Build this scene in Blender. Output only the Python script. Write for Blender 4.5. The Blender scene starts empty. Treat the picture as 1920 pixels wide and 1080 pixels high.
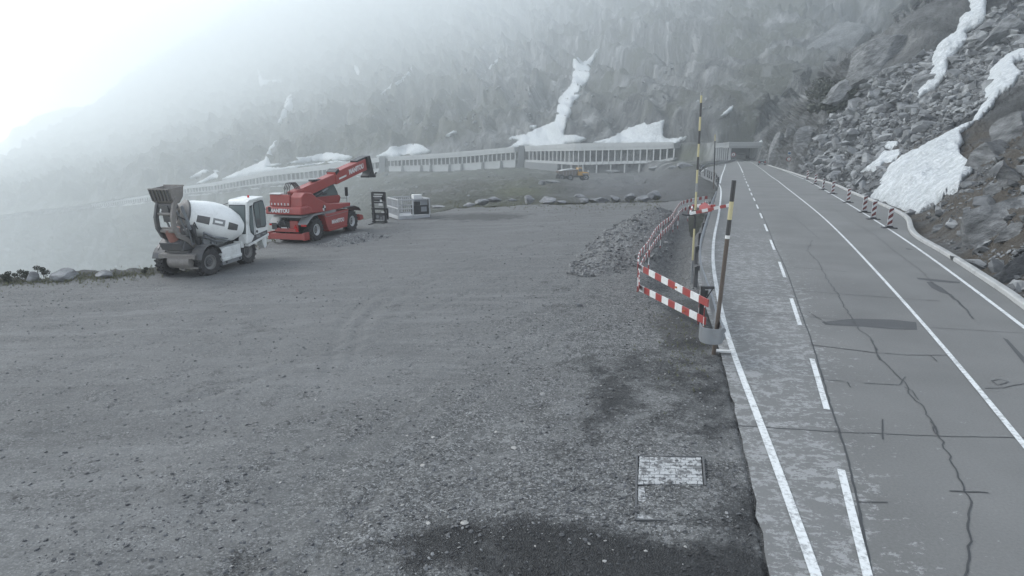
import bpy, bmesh, math, random
import numpy as np
from mathutils import Vector, Matrix, noise as mnoise, geometry as mgeo
from mathutils.bvhtree import BVHTree
R = math.radians
rnd = random.Random(7)
scene = bpy.context.scene
COL = scene.collection
# ------------------------------------------------------------------ camera model (photogrammetry of the place)
F = 1174.0; PT = R(13.3); CH = 4.7
def ray(px, py):
    u = 540 - py
    return (px - 960, F*math.cos(PT) + u*math.sin(PT), -F*math.sin(PT) + u*math.cos(PT))
def on_z(px, py, z=0.0):
    d = ray(px, py); t = (z - CH)/d[2]; return Vector((d[0]*t, d[1]*t, z))
def on_y(px, py, y):
    d = ray(px, py); t = y/d[1]; return Vector((d[0]*t, y, CH + d[2]*t))
def RZ(y): return 0.0 if y < 75 else -(y - 75)*0.018
def on_road(px, py, h=0.0):
    d = ray(px, py)
    if d[2] < 0:
        t = (h - CH)/d[2]
        if d[1]*t <= 75: return Vector((d[0]*t, d[1]*t, h))
    k = .018
    t = (h + 75*k - CH)/(d[2] + k*d[1]); return Vector((d[0]*t, d[1]*t, CH + d[2]*t))
def lotz(x, y): return -.033*max(0.0, .08 + .33*y - x)
def on_lot(px, py, h=0.0):
    d = ray(px, py)
    t = -(CH - h + .033*.08)/(d[2] + .033*(.33*d[1] - d[0])); p = Vector((d[0]*t, d[1]*t, CH + d[2]*t))
    if .08 + .33*p.y - p.x < 0: return on_z(px, py, h)
    return p
def pix(x, y, z):
    z = z - CH
    f = y*math.cos(PT) - z*math.sin(PT); u = y*math.sin(PT) + z*math.cos(PT)
    return 960 + F*x/f, 540 - F*u/f
# ------------------------------------------------------------------ mesh builder
class MB:
    def __init__(s): s.v = []; s.f = []; s.m = []; s.M = Matrix.Identity(4); s.mi = 0
    def add(s, vs, fs, mi=None):
        o = len(s.v); s.v += [s.M @ Vector(v) for v in vs]
        s.f += [[i + o for i in f] for f in fs]; s.m += [s.mi if mi is None else mi]*len(fs); return s
    def box(s, c, sz, rot=None, taper=1.0, mi=None):
        x, y, z = sz[0]/2, sz[1]/2, sz[2]/2
        vs = [Vector((i*x*(taper if k > 0 else 1), j*y*(taper if k > 0 else 1), k*z)) for k in (-1, 1) for j in (-1, 1) for i in (-1, 1)]
        if rot is not None: vs = [rot @ v for v in vs]
        vs = [v + Vector(c) for v in vs]
        return s.add(vs, [(0,2,3,1),(4,5,7,6),(0,1,5,4),(2,6,7,3),(0,4,6,2),(1,3,7,5)], mi)
    def bar(s, a, b, w, h=None, up=(0,0,1), mi=None):
        a = Vector(a); b = Vector(b); h = h or w; d = b - a; L = d.length
        if L < 1e-6: return s
        x = d/L; u = Vector(up)
        if abs(x.dot(u)) > .99: u = Vector((1,0,0))
        y = u.cross(x).normalized(); z = x.cross(y)
        return s.box((a+b)/2, (L, w, h), Matrix((x, y, z)).transposed(), mi=mi)
    def cyl(s, a, b, r, r2=None, n=16, cap=True, mi=None):
        a = Vector(a); b = Vector(b); r2 = r if r2 is None else r2
        q = (b-a).to_track_quat('Z', 'Y').to_matrix(); vs = []
        for p, rr in ((a, r), (b, r2)):
            for i in range(n):
                t = 2*math.pi*i/n; vs.append(p + q @ Vector((rr*math.cos(t), rr*math.sin(t), 0)))
        fs = [(i, (i+1) % n, n+(i+1) % n, n+i) for i in range(n)]
        if cap: fs += [tuple(range(n-1, -1, -1)), tuple(range(n, 2*n))]
        return s.add(vs, fs, mi)
    def tube(s, pts, r, n=8, mi=None):
        pts = [Vector(p) for p in pts]; rings = []; vs = []
        for i, p in enumerate(pts):
            d = (pts[min(i+1, len(pts)-1)] - pts[max(i-1, 0)]).normalized()
            q = d.to_track_quat('Z', 'Y').to_matrix()
            rr = r[i] if isinstance(r, (list, tuple)) else r
            vs += [p + q @ Vector((rr*math.cos(2*math.pi*k/n), rr*math.sin(2*math.pi*k/n), 0)) for k in range(n)]
        fs = []
        for i in range(len(pts)-1):
            fs += [(i*n+k, i*n+(k+1) % n, (i+1)*n+(k+1) % n, (i+1)*n+k) for k in range(n)]
        fs += [tuple(range(n-1, -1, -1)), tuple((len(pts)-1)*n + k for k in range(n))]
        return s.add(vs, fs, mi)
    def prism(s, prof, a, b, axis='y', mi=None):
        n = len(prof); vs = []
        for t in (a, b):
            for u, w in prof: vs.append({'y': (u, t, w), 'x': (t, u, w), 'z': (u, w, t)}[axis])
        fs = [(i, (i+1) % n, n+(i+1) % n, n+i) for i in range(n)] + [tuple(range(n-1, -1, -1)), tuple(range(n, 2*n))]
        return s.add(vs, fs, mi)
    def lathe(s, prof, n=24, a=(0,0,0), axis=(0,0,1), mi=None):
        q = Vector(axis).normalized().to_track_quat('Z', 'Y').to_matrix(); a = Vector(a); vs = []
        for r, z in prof: vs += [a + q @ Vector((r*math.cos(2*math.pi*k/n), r*math.sin(2*math.pi*k/n), z)) for k in range(n)]
        fs = []
        for i in range(len(prof)-1): fs += [(i*n+k, i*n+(k+1) % n, (i+1)*n+(k+1) % n, (i+1)*n+k) for k in range(n)]
        return s.add(vs, fs, mi)
    def build(s, name, mats, parent=None, smooth=None, bevel=0, recalc=True):
        me = bpy.data.meshes.new(name); me.from_pydata([tuple(v) for v in s.v], [], s.f)
        mats = mats if isinstance(mats, (list, tuple)) else [mats]
        for m in mats: me.materials.append(m)
        if len(mats) > 1: me.polygons.foreach_set('material_index', s.m)
        if recalc:
            bm = bmesh.new(); bm.from_mesh(me); bmesh.ops.recalc_face_normals(bm, faces=bm.faces); bm.to_mesh(me); bm.free()
        if smooth is not None:
            me.polygons.foreach_set('use_smooth', [True]*len(me.polygons))
            if smooth < 180: me.set_sharp_from_angle(angle=R(smooth))
        o = bpy.data.objects.new(name, me); COL.objects.link(o)
        if parent: o.parent = parent
        if bevel:
            b = o.modifiers.new('edge', 'BEVEL'); b.width = bevel; b.segments = 2; b.limit_method = 'ANGLE'; b.angle_limit = R(40)
        return o
def tag(o, label=None, cat=None, group=None, kind=None):
    if label: o['label'] = label
    if cat: o['category'] = cat
    if group: o['group'] = group
    if kind: o['kind'] = kind
    return o
def thing(name, label, cat, loc=(0,0,0), rz=0, group=None):
    o = bpy.data.objects.new(name, None); COL.objects.link(o); o.location = loc; o.rotation_euler = (0,0,rz)
    o.empty_display_size = .3
    return tag(o, label, cat, group)
def copy_tree(o, parent=None):
    c = o.copy(); COL.objects.link(c)
    if parent: c.parent = parent
    for ch in list(o.children): copy_tree(ch, c)
    return c
def lettering(name, body, size, mat, parent, loc, rot, bold=.0):
    cu = bpy.data.curves.new(name, 'FONT'); cu.body = body; cu.size = size; cu.extrude = .004; cu.offset = bold
    cu.align_x = 'CENTER'; cu.align_y = 'CENTER'
    t = bpy.data.objects.new(name, cu); COL.objects.link(t)
    me = bpy.data.meshes.new_from_object(t.evaluated_get(bpy.context.evaluated_depsgraph_get())); bpy.data.objects.remove(t)
    me.materials.clear(); me.materials.append(mat); me.name = name
    o = bpy.data.objects.new(name, me); COL.objects.link(o); o.parent = parent; o.location = loc; o.rotation_euler = rot
    return o
# ------------------------------------------------------------------ materials
def newmat(name):
    m = bpy.data.materials.new(name); m.use_nodes = True; nt = m.node_tree
    return m, nt, nt.nodes['Principled BSDF']
def nd(nt, typ, **kw):
    n = nt.nodes.new('ShaderNode' + typ)
    for k, v in kw.items():
        if k.startswith('_'): setattr(n, k[1:], v)
        else:
            key = int(k[1:]) if k[0] == 'i' and k[1:].isdigit() else k.replace('_', ' ')
            if hasattr(v, 'is_output'): nt.links.new(v, n.inputs[key])
            else: n.inputs[key].default_value = v
    return n
def mathn(nt, op, a, b=None, c=None, clamp=False):
    n = nt.nodes.new('ShaderNodeMath'); n.operation = op; n.use_clamp = clamp
    for i, v in enumerate((a, b, c)):
        if v is None: continue
        if hasattr(v, 'is_output'): nt.links.new(v, n.inputs[i])
        else: n.inputs[i].default_value = v
    return n.outputs[0]
def mixc(nt, f, a, b, blend='MIX'):
    n = nt.nodes.new('ShaderNodeMix'); n.data_type = 'RGBA'; n.blend_type = blend
    for i, v in ((0, f), (6, a), (7, b)):
        if hasattr(v, 'is_output'): nt.links.new(v, n.inputs[i])
        else: n.inputs[i].default_value = (v if i == 0 else (tuple(v) + (1,))[:4])
    return n.outputs[2]
def ramp(nt, f, stops):
    n = nt.nodes.new('ShaderNodeValToRGB'); e = n.color_ramp.elements
    while len(e) < len(stops): e.new(.5)
    for el, (p, c) in zip(e, stops):
        el.position = p; el.color = (c, c, c, 1) if isinstance(c, (int, float)) else tuple(c) + (1,)
    nt.links.new(f, n.inputs[0]); return n.outputs[0]
def smap(nt, f, lo, hi, a=0.0, b=1.0):
    n = nt.nodes.new('ShaderNodeMapRange'); n.interpolation_type = 'SMOOTHSTEP'
    nt.links.new(f, n.inputs[0])
    for i, v in ((1, lo), (2, hi), (3, a), (4, b)): n.inputs[i].default_value = v
    return n.outputs[0]
def noisen(nt, vec, scale, detail=4, rough=.55, dist=0.0):
    n = nd(nt, 'TexNoise', Vector=vec, Scale=scale, Detail=detail, Roughness=rough, Distortion=dist); return n.outputs[0]
def objco(nt, scale=None, rot=None):
    v = nt.nodes.new('ShaderNodeTexCoord').outputs['Object']
    if scale or rot:
        mp = nd(nt, 'Mapping', Vector=v)
        if scale: mp.inputs['Scale'].default_value = scale
        if rot: mp.inputs['Rotation'].default_value = rot
        v = mp.outputs[0]
    return v
def attr(nt, name):
    n = nt.nodes.new('ShaderNodeAttribute'); n.attribute_name = name; return n.outputs['Fac']
def bump(nt, bs, h, strength=.5, dist=.02):
    b = nd(nt, 'Bump', Height=h, Strength=strength, Distance=dist); nt.links.new(b.outputs[0], bs.inputs['Normal'])
def paint(name, c, rough=.45, metal=0.0, dirt=.35, dirtc=(.16,.15,.135), scale=3.0, spec=.5):
    m, nt, bs = newmat(name); co = objco(nt)
    d = smap(nt, noisen(nt, co, scale, 6, .65), .45, .8)
    d2 = smap(nt, noisen(nt, co, scale*7, 4, .6), .5, .75)
    f = mathn(nt, 'MULTIPLY', mathn(nt, 'ADD', d, mathn(nt, 'MULTIPLY', d2, .5), clamp=True), dirt)
    nt.links.new(mixc(nt, f, c, dirtc), bs.inputs['Base Color'])
    nt.links.new(mathn(nt, 'MULTIPLY_ADD', f, .4, rough, clamp=True), bs.inputs['Roughness'])
    bs.inputs['Metallic'].default_value = metal; bs.inputs['Specular IOR Level'].default_value = spec
    return m
def setattr_f(me, name, arr):
    a = me.attributes.new(name, 'FLOAT', 'POINT'); a.data.foreach_set('value', np.asarray(arr, np.float32).ravel())
def sstep(a, b, x):
    t = np.clip((np.asarray(x, float) - a)/(b - a), 0, 1); return t*t*(3 - 2*t)

MW = paint('white_paint', (.62,.64,.63), .42, dirt=.4)
MDRUM = paint('drum_white', (.72,.74,.73), .4, dirt=.22, scale=2)
MRED = paint('red_paint', (.27,.05,.044), .45, dirt=.35, dirtc=(.16,.12,.11))
MREDB = paint('barrier_red', (.25,.038,.035), .5, dirt=.35)
MWB = paint('barrier_white', (.56,.57,.565), .5, dirt=.4)
MBLK = paint('black_paint', (.022,.023,.026), .45, dirt=.3, dirtc=(.1,.1,.095))
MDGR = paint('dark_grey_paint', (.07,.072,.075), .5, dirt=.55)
MGRY = paint('grey_paint', (.2,.21,.215), .5, dirt=.4)
MGALV = paint('galvanised_steel', (.22,.235,.25), .5, .45, dirt=.3)
MDIRT = paint('muddy_steel', (.17,.16,.15), .7, dirt=.6, dirtc=(.3,.29,.27), scale=5)
MRUST = paint('rusty_steel', (.21,.10,.08), .7, dirt=.5)
MTYRE = paint('tyre_rubber', (.024,.024,.026), .8, dirt=.65, dirtc=(.13,.125,.12), scale=5)
MRIMD = paint('rim_dirty', (.17,.172,.17), .6, dirt=.6)
MRIM = paint('rim_grey', (.42,.43,.43), .5, dirt=.5)
MGLASS = paint('cab_glass', (.12,.145,.145), .08, dirt=.12, dirtc=(.2,.22,.22))
MLENS = paint('red_lens', (.45,.02,.02), .2, dirt=.1)
MYEL = paint('snow_pole_yellow', (.38,.345,.2), .5, dirt=.35)
MORG = paint('dumper_yellow', (.62,.33,.05), .5, dirt=.4)
MCONC = paint('concrete', (.38,.39,.39), .85, dirt=.4, dirtc=(.17,.175,.175), scale=.35)
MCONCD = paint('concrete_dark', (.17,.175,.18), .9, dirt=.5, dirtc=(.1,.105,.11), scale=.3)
MCAGE = paint('cage_steel', (.36,.37,.38), .5, dirt=.3)
MBROWN = paint('brown_pole', (.07,.055,.045), .7, dirt=.4)
# ================================================================== terrain: one relief of the mountain side
def ip(px, nodes): return np.interp(px, [n[0] for n in nodes], [n[1] for n in nodes])
GTOP = [(-500,470),(168,383),(280,366),(345,350),(400,343),(500,323),(600,311),(700,297),(720,296),(850,287),(975,276),(1080,271),(1265,268),(1345,267),(1370,264),(1430,270),(2500,270)]
GBOT = [(-500,480),(168,391),(280,378),(345,366),(400,362),(500,350),(600,342),(700,327),(720,321),(850,321),(975,313),(1080,326),(1235,322),(1265,313),(1345,303),(2500,303)]
GD = [(-500,1100),(168,830),(330,680),(500,560),(720,450),(975,372),(1080,330),(1265,290),(1345,250),(1430,244),(2500,244)]
LEDGE = [(-500,545),(0,528),(200,518),(330,503),(500,455),(520,445),(700,408),(800,402),(850,391),(1000,384),(1240,378),(1345,372),(2500,372)]
def nlot(pts): return [on_lot(*p) for p in pts]
LEDGE_W = [on_lot(px, py) for px, py in LEDGE[:-1]]
KERB_PX = [(2250,790),(2080,688),(1920,577),(1880,547),(1813,502),(1763,470),(1717,443),(1703,427),(1697,407),(1677,393),(1637,375),(1593,357),(1563,343),(1513,330),(1480,319),(1455,311),(1436,305)]
KERB = [on_road(px, py + 4) for px, py in KERB_PX]
ROADL_PX = [(1475,1250),(1443,1080),(1408,897),(1389,815),(1374,752),(1352,665),(1330,596),(1314,550),(1307,520),(1312,480),(1322,440),(1333,400),(1342,370),(1346,352),(1338,343),(1322,336),(1311,329),(1313,321),(1330,313),(1352,308),(1376,303)]
ROADL = [on_road(*p) for p in ROADL_PX]
_ky = [k.y for k in KERB]; _kx = [k.x for k in KERB]
_ly = [k.y for k in ROADL]; _lx = [k.x for k in ROADL]
def xk(y): return np.where(np.asarray(y) > _ky[-1], _kx[-1] + (np.asarray(y) - _ky[-1])*.34, np.interp(y, _ky, _kx))
def xl(y): return np.interp(y, _ly, _lx)
SLOPE = .66
def h_right(x, y):
    t = x - xk(y) - .4
    road = np.where(y > 75, -(y - 75)*.018, 0.0)
    cl = sstep(88, 125, y)
    s1 = SLOPE + cl*1.1
    brk = 24.0/np.maximum(s1, .1)
    up = np.where(t < brk, t*s1, 24 + (t - brk)*(.62))
    up = np.where(cl > .01, up, t*SLOPE)
    bank = sstep(0.3, 2.5, t)
    return road + np.where(t < 0.0, -.3, -.3*(1 - bank) + np.maximum(up - .35, 0)*bank + .05*bank)
NX = 640; NV = 250
PXs = np.concatenate([np.linspace(-480, 1250, 330), np.linspace(1253, 2420, NX - 330)])
RIDGE = [(-500,430),(0,300),(60,264),(110,238),(170,203),(230,152),(300,104),(380,55),(480,-5),(560,-50),(640,-70),(2500,-70)]
rid = ip(PXs, RIDGE) + np.array([mnoise.fractal(Vector((x*.02, 3.3, 0)), .8, 2.2, 4)*9*(1 if x < 640 else 0) for x in PXs])
botm = ip(PXs, [(-500,600),(1200,600),(1400,640),(2500,1000)])
vv = np.linspace(0, 1, NV)[:, None]**.9
PYg = rid[None, :]*(1 - vv) + botm[None, :]*vv
PXg = np.broadcast_to(PXs[None, :], PYg.shape)
u = 540 - PYg
DX = PXg - 960.0; DY = F*math.cos(PT) + u*math.sin(PT); DZ = -F*math.sin(PT) + u*math.cos(PT)
mx = DX/DY; mz = DZ/DY
gt, gb, gd, le = (ip(PXg, t) for t in (GTOP, GBOT, GD, LEDGE))
v = np.clip((gt - PYg)/260, 0, 1.7)
kw = ip(PXg, [(-500,7.5),(500,7.0),(800,5.6),(1150,2.9),(1450,.9),(2500,.7)])
Dwall = np.minimum((gd + 3)*(1 + .25*v + kw*v**1.9), 9000 + 0*v)
Cw = ip(PXg, [(-500,4600),(300,4400),(620,3100),(1200,3000),(2500,2600)])
Dwall = Cw*(1 - np.exp(-Dwall/Cw))*1.06
Dband = Dwall*0 + gd*.995 + 0 - 9*np.clip((PYg - gt)/np.maximum(gb - gt, 1), 0, 1)
Db = np.exp(ip(PXg, [(-500, math.log(960)), (0, math.log(830)), (300, math.log(640)), (500, math.log(490)), (600, math.log(400)), (680, math.log(220)), (750, math.log(100)), (800, math.log(72)), (1000, math.log(60)), (1345, math.log(58)), (2500, math.log(58))]))
wu = (PYg - gb)/np.maximum(le - gb, 1); w = np.clip(wu, 0, 1)
pw = ip(PXg, [(-500,1.1),(550,1.1),(800,1.2),(2500,1.2)]); Dlow = np.exp(np.log(gd - 9)*(1 - w**pw) + np.log(Db)*w**pw)
Dlow = Dlow*(1 + .35*np.clip(wu - 1.0, 0, 2)*(PXg > 520))
Dl = np.where(PYg <= gt, Dwall, np.where(PYg <= gb, Dband, Dlow))
hz = 4.7 + .08
den = -(mz)
Dpl = np.where(den > 1e-4, hz/np.maximum(den, 1e-4), 1e6)
Dpl2 = (hz + 75*.018)/np.maximum(den + .018*1.0, 1e-4)*1.0
k_ = .018
Dpl2 = (4.7 + .35 + 75*k_)/np.maximum(-(mz) - -k_*-1.0, 1e-4) if False else (hz + 75*k_)/np.maximum(-mz + k_, 1e-4)
# road falls away beyond 75 m: z = -(y-75)k -> 4.7+mz*y = -(y-75)k-.35
Dpl2 = np.where(mz + k_ < -1e-4, (75*k_ - .08 - 4.7)/np.minimum(mz + k_, -1e-4), 1e6)
Droad = np.where(Dpl <= 75, Dpl, Dpl2)
wr = sstep(1200, 1318, PXg)*(PYg > 303)
Dl = np.exp(np.log(Dl)*(1 - wr) + np.log(np.clip(Droad, 5, 240))*wr)
# right hand slope: march each sight line into the world height field
Dm = np.full(PYg.shape, 1e6)
cols = np.where(PXs > 1340)[0]
steps = np.geomspace(7, 420, 520)
sub = (slice(None), cols)
prev = np.full(PYg[sub].shape, 7.0); done = np.zeros(PYg[sub].shape, bool); res = np.full(PYg[sub].shape, 1e6)
for i in range(1, len(steps)):
    y = steps[i]; below = (CH + mz[sub]*y) < h_right(mx[sub]*y, np.full(PYg[sub].shape, y))
    new = below & ~done
    if new.any():
        lo = np.full(PYg[sub].shape, steps[i-1]); hi = np.full(PYg[sub].shape, y)
        for _ in range(7):
            mid = (lo + hi)/2
            b = (CH + mz[sub]*mid) < h_right(mx[sub]*mid, mid)
            hi = np.where(b, mid, hi); lo = np.where(b, lo, mid)
        res = np.where(new, hi, res); done |= new
Dm[sub] = res
isr = PXg > 1344
Dr = np.minimum(Dm, 5000)
Dup = np.where(PYg < 303, Dwall, 5000.0)
Dr = (Dr**-6.0 + Dup**-6.0)**(-1/6.0)
D = np.where(isr, Dr, Dl)
# relax the columns where the two meet, above the road only
X = mx*D; Y = D; Z = CH + mz*D
P = np.stack([X, Y, Z], -1)
dv = np.gradient(P, axis=0); du = np.gradient(P, axis=1)
Nn = np.cross(dv, du); Nn /= np.linalg.norm(Nn, axis=-1, keepdims=True) + 1e-9
tocam = np.array([0, 0, CH]) - P
Nn *= np.where((Nn*tocam).sum(-1, keepdims=True) < 0, -1, 1)
onramp = sstep(1.25, 1.02, D/np.maximum(np.minimum(Dm, 1e5), 1))*isr*(Dm < 4000)
tt = X - xk(Y)
amp_r = sstep(.5, 4.0, tt)*onramp
cliff = sstep(88, 120, Y)*onramp*sstep(1650, 1530, PXg)
amp_w = np.where(isr, 1 - onramp, 1.0)*sstep(0, 26, gt - PYg)
amp_w = np.maximum(amp_w, (~isr)*(PYg > gb)*sstep(4, 40, PYg - gb)*sstep(680, 520, PXg)*.8)
low = (~isr)*(PYg > gb)*sstep(0, 14, PYg - gb)*(1 - wr)*sstep(30, 200, D)
disp = np.zeros(D.shape)
def fr(p, s, H=.9, o=5): return mnoise.fractal(p*s, H, 2.1, o)
for j in range(NV):
    for i in range(NX):
        p = Vector(P[j, i]); d = 0.0
        a = amp_r[j, i]
        if a > .01:
            c = cliff[j, i]
            q = Vector((p.x*.9 + p.z*.5, p.y, p.z*.6))
            d += a*((1 - c)*(.55*fr(q, .28) + .35*mnoise.ridged_multi_fractal(q*.5, .9, 2.2, 4, 1, 2) - .2) + c*(2.6*fr(Vector((p.x*.12, p.y*.12, p.z*.02)), 1.0) + 2.8*(mnoise.ridged_multi_fractal(Vector((p.x*.25, p.y*.25, p.z*.05)), .9, 2.2, 5, 1, 2) - 1)))
        b = amp_w[j, i]
        if b > .01:
            sc_d = min(2.2, max(.7, p.y/420)); t_ = min(1, max(0, (PXg[j, i] - 620)/420))
            wp = 14*mnoise.noise(p*.012)
            qa = Vector((p.x + p.z*.9 + wp, p.y*.7, p.z - p.x*.15)); qb = Vector((p.x + .12*p.y + .25*p.z + wp, p.y*.3, p.z*.25))
            q = qa.lerp(qb, t_)
            d += b*sc_d*(6*fr(Vector((q.x*.018, q.y*.012, q.z*.008)), 1.0) + (11 + 8*t_)*(mnoise.ridged_multi_fractal(Vector((q.x*.026, q.y*.012, q.z*.008)), .85, 2.15, 7, 1, 2) - 1) + 2.0*fr(p, .10) + (2.2 - 1.4*t_)*(mnoise.ridged_multi_fractal(Vector((p.x*.05, p.y*.05, p.z*.16)), .9, 2.2, 4, 1, 2) - 1))
        l = low[j, i]
        if l > .01: d += l*(1.6*fr(p, .04) + .6*fr(p, .2))
        disp[j, i] = d
P2 = P + Nn*disp[..., None]
idx = np.arange(NV*NX).reshape(NV, NX)
quads = np.stack([idx[:-1, :-1], idx[1:, :-1], idx[1:, 1:], idx[:-1, 1:]], -1).reshape(-1, 4)
# leave out quads buried under the road or jumping the lot edge
TV = P2.reshape(-1, 3)
me = bpy.data.meshes.new('mountain_slope'); me.from_pydata(TV.tolist(), [], quads.tolist())
me.polygons.foreach_set('use_smooth', [True]*len(me.polygons))
veg = np.clip(low*1.0 + (~isr)*(PYg > gb)*1.0 + .75*sstep(1000, 500, PXg)*(PYg <= gt) + .42*amp_w, 0, 1)
veg = np.where(isr, .50*(1 - onramp) + .10*onramp, veg)
# the worked gravel area reaching from the far lot to the retaining columns
gx = np.exp(-((PXg - 1205)/150.0)**4)*np.exp(-((PYg - 350)/35.0)**6)
setattr_f(me, 'veg', veg); setattr_f(me, 'gravelly', gx); setattr_f(me, 'near', onramp*(1 - cliff)*sstep(1640, 1720, PXg)*sstep(215, 265, PYg)); setattr_f(me, 'grassy', np.exp(-((PXg-970)/50)**2-((PYg-358)/14)**2) + .7*np.exp(-((PXg-1290)/40)**2-((PYg-290)/18)**2)+.4*np.exp(-((PXg-930)/110)**2-((PYg-386)/6)**2))
TER = bpy.data.objects.new('mountain_slope', me); COL.objects.link(TER); tag(TER, kind='structure')
m, nt, bs = newmat('mountain_rock'); co = objco(nt)
big = noisen(nt, co, .022, 7, .62); mid = noisen(nt, objco(nt, (.55,.5,.14), (.0,R(14),.0)), .30, 9, .66); fine = noisen(nt, co, 2.2, 6, .7)
strk = noisen(nt, objco(nt, (1,.6,.15), (.0,R(12),.0)), .085, 9, .64, .4)
rock = ramp(nt, mathn(nt, 'ADD', mathn(nt, 'MULTIPLY', strk, .6), mathn(nt, 'MULTIPLY', mid, .4)), [(.40, (.022,.024,.025)), (.47, (.08,.084,.085)), (.54, (.16,.165,.167)), (.61, (.30,.306,.308))])
rock = mixc(nt, mathn(nt, 'MULTIPLY', attr(nt, 'near'), .4), rock, ramp(nt, fine, [(.3, (.06,.063,.066)), (.7, (.25,.255,.26))]))
vegc = mixc(nt, noisen(nt, co, .12, 6, .65), (.030,.033,.025), (.075,.08,.058))
vegc = mixc(nt, mathn(nt, 'MULTIPLY', smap(nt, noisen(nt, co, .22, 8, .72), .55, .63), .6), vegc, (.165,.17,.17))
stk = noisen(nt, objco(nt, (1.0,.25,.35), (.0,R(38),R(20))), .07, 7, .68)
vegc = mixc(nt, mathn(nt, 'MULTIPLY', smap(nt, stk, .53, .62), .65), vegc, (.16,.165,.165))
geo = nt.nodes.new('ShaderNodeNewGeometry'); sep = nd(nt, 'SeparateXYZ', Vector=geo.outputs['Normal'])
flat = smap(nt, sep.outputs[2], .35, .8)
vf = mathn(nt, 'ADD', attr(nt, 'veg'), mathn(nt, 'MULTIPLY_ADD', big, 1.2, -.6))
vf = smap(nt, vf, .38, .58)
col = mixc(nt, vf, rock, vegc)
brown = mathn(nt, 'MULTIPLY', attr(nt, 'near'), smap(nt, noisen(nt, co, .22, 5, .6), .38, .54))
col = mixc(nt, mathn(nt, 'MULTIPLY', brown, .8), col, mixc(nt, fine, (.06,.05,.036), (.15,.12,.085)))
col = mixc(nt, mathn(nt, 'MULTIPLY', attr(nt, 'grassy'), smap(nt, fine, .25, .5)), col, mixc(nt, fine, (.06,.068,.035), (.12,.13,.07)))
grv = mixc(nt, noisen(nt, co, 3.5, 7, .75), (.06,.063,.065), (.19,.195,.2))
col = mixc(nt, attr(nt, 'gravelly'), col, grv)
nt.links.new(col, bs.inputs['Base Color']); bs.inputs['Roughness'].default_value = .9
hgt = mathn(nt, 'ADD', mathn(nt, 'ADD', mathn(nt, 'MULTIPLY', mid, 1.4), mathn(nt, 'MULTIPLY', strk, 3.0)), mathn(nt, 'MULTIPLY', fine, .3))
bump(nt, bs, hgt, 1.0, 3.0); me.materials.append(m); MROCKT = m
TBVH = BVHTree.FromPolygons(TV.tolist(), quads.tolist())
def hit(px, py):
    h = TBVH.ray_cast(Vector((0, 0, CH)), Vector(ray(px, py)).normalized())
    return (h[0], h[1]) if h[0] is not None else (None, None)
# ================================================================== gravel lot
rr = np.geomspace(2.2, 66, 330); az = np.radians(np.linspace(-76, 40, 520))
RRg, AZ = np.meshgrid(rr, az, indexing='ij'); GX = RRg*np.sin(AZ); GY = RRg*np.cos(AZ)
base = -.033*np.maximum(0, .08 + .33*GY - GX)
e_az = [math.atan2(p.x, p.y) for p in LEDGE_W]; e_r = [math.hypot(p.x, p.y) for p in LEDGE_W]
RE = np.interp(AZ, e_az, e_r); RE = RE + np.array([mnoise.fractal(Vector((a*14, .7, 0)), .8, 2.2, 4)*.8 for a in az])[None, :]
over = RRg - RE
inroad = GX - xl(GY)
GPX = np.zeros(GX.shape); GPY = np.zeros(GX.shape)
fz = GY*math.cos(PT) + CH*math.sin(PT); uz = GY*math.sin(PT) - CH*math.cos(PT)
GPX = 960 + F*GX/fz; GPY = 540 - F*uz/fz
def pt_seg(x, y, pts):
    best = np.full(x.shape, 1e9)
    for a, b in zip(pts[:-1], pts[1:]):
        dx, dy = b.x-a.x, b.y-a.y; L = dx*dx + dy*dy
        t = np.clip(((x-a.x)*dx + (y-a.y)*dy)/L, 0, 1); best = np.minimum(best, np.hypot(x-a.x-t*dx, y-a.y-t*dy))
    return best
TRENCH = nlot([(1262,530),(1262,490),(1280,440),(1296,410),(1312,392)])
HEAP = nlot([(1150,512),(1185,470),(1215,440),(1238,412)])
MOUND2 = nlot([(628,455),(660,450),(695,445)])
EMB = nlot([(-150,532),(0,527),(130,521),(320,507)])
trd = pt_seg(GX, GY, TRENCH)
emb = pt_seg(GX, GY, EMB)
nz = np.zeros(GX.shape)
for j in range(GX.shape[0]):
    for i in range(GX.shape[1]):
        p = Vector((GX[j, i], GY[j, i], 0)); nz[j, i] = .05*mnoise.fractal(p*.35, .9, 2.1, 3) + .022*mnoise.fractal(p*1.6, .8, 2.1, 4)
z = base + nz*sstep(0, .8, -inroad)
RUTS = [nlot([(620,700),(640,610),(690,560),(800,510),(950,470),(1100,440)]), nlot([(652,700),(672,615),(722,568),(830,518),(980,476),(1120,446)]), nlot([(100,700),(300,640),(560,560),(760,520)]), nlot([(330,760),(520,700),(700,640)]), nlot([(0,600),(300,575),(600,520),(900,455),(1200,400)]), nlot([(0,640),(320,605),(640,545),(930,475),(1210,415)]), nlot([(430,1080),(640,860),(840,700),(1000,600),(1090,530)]), nlot([(560,1080),(760,870),(930,720),(1060,620),(1120,560)]), nlot([(60,820),(400,740),(760,600),(1000,500)])]
for rt in RUTS:
    d = pt_seg(GX, GY, rt); z += (-.022*np.exp(-(d/.15)**2) + .012*np.exp(-((d-.3)/.13)**2))*(.5 + .5*sstep(-.02, .03, nz))
z -= .55*np.exp(-(trd/.75)**2)*sstep(.2, .7, -inroad)
z += .22*np.exp(-(emb/1.0)**2)*(1 + 2*nz/.05*.4)
z -= np.where(over > 0, np.minimum(over*.75, 14) + .0, 0)
z = np.where(inroad > -.05, np.minimum(z, -.04) - .35*sstep(.3, 2.0, inroad), z)
gidx = np.arange(GX.size).reshape(GX.shape)
gq = np.stack([gidx[:-1, :-1], gidx[:-1, 1:], gidx[1:, 1:], gidx[1:, :-1]], -1)
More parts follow.
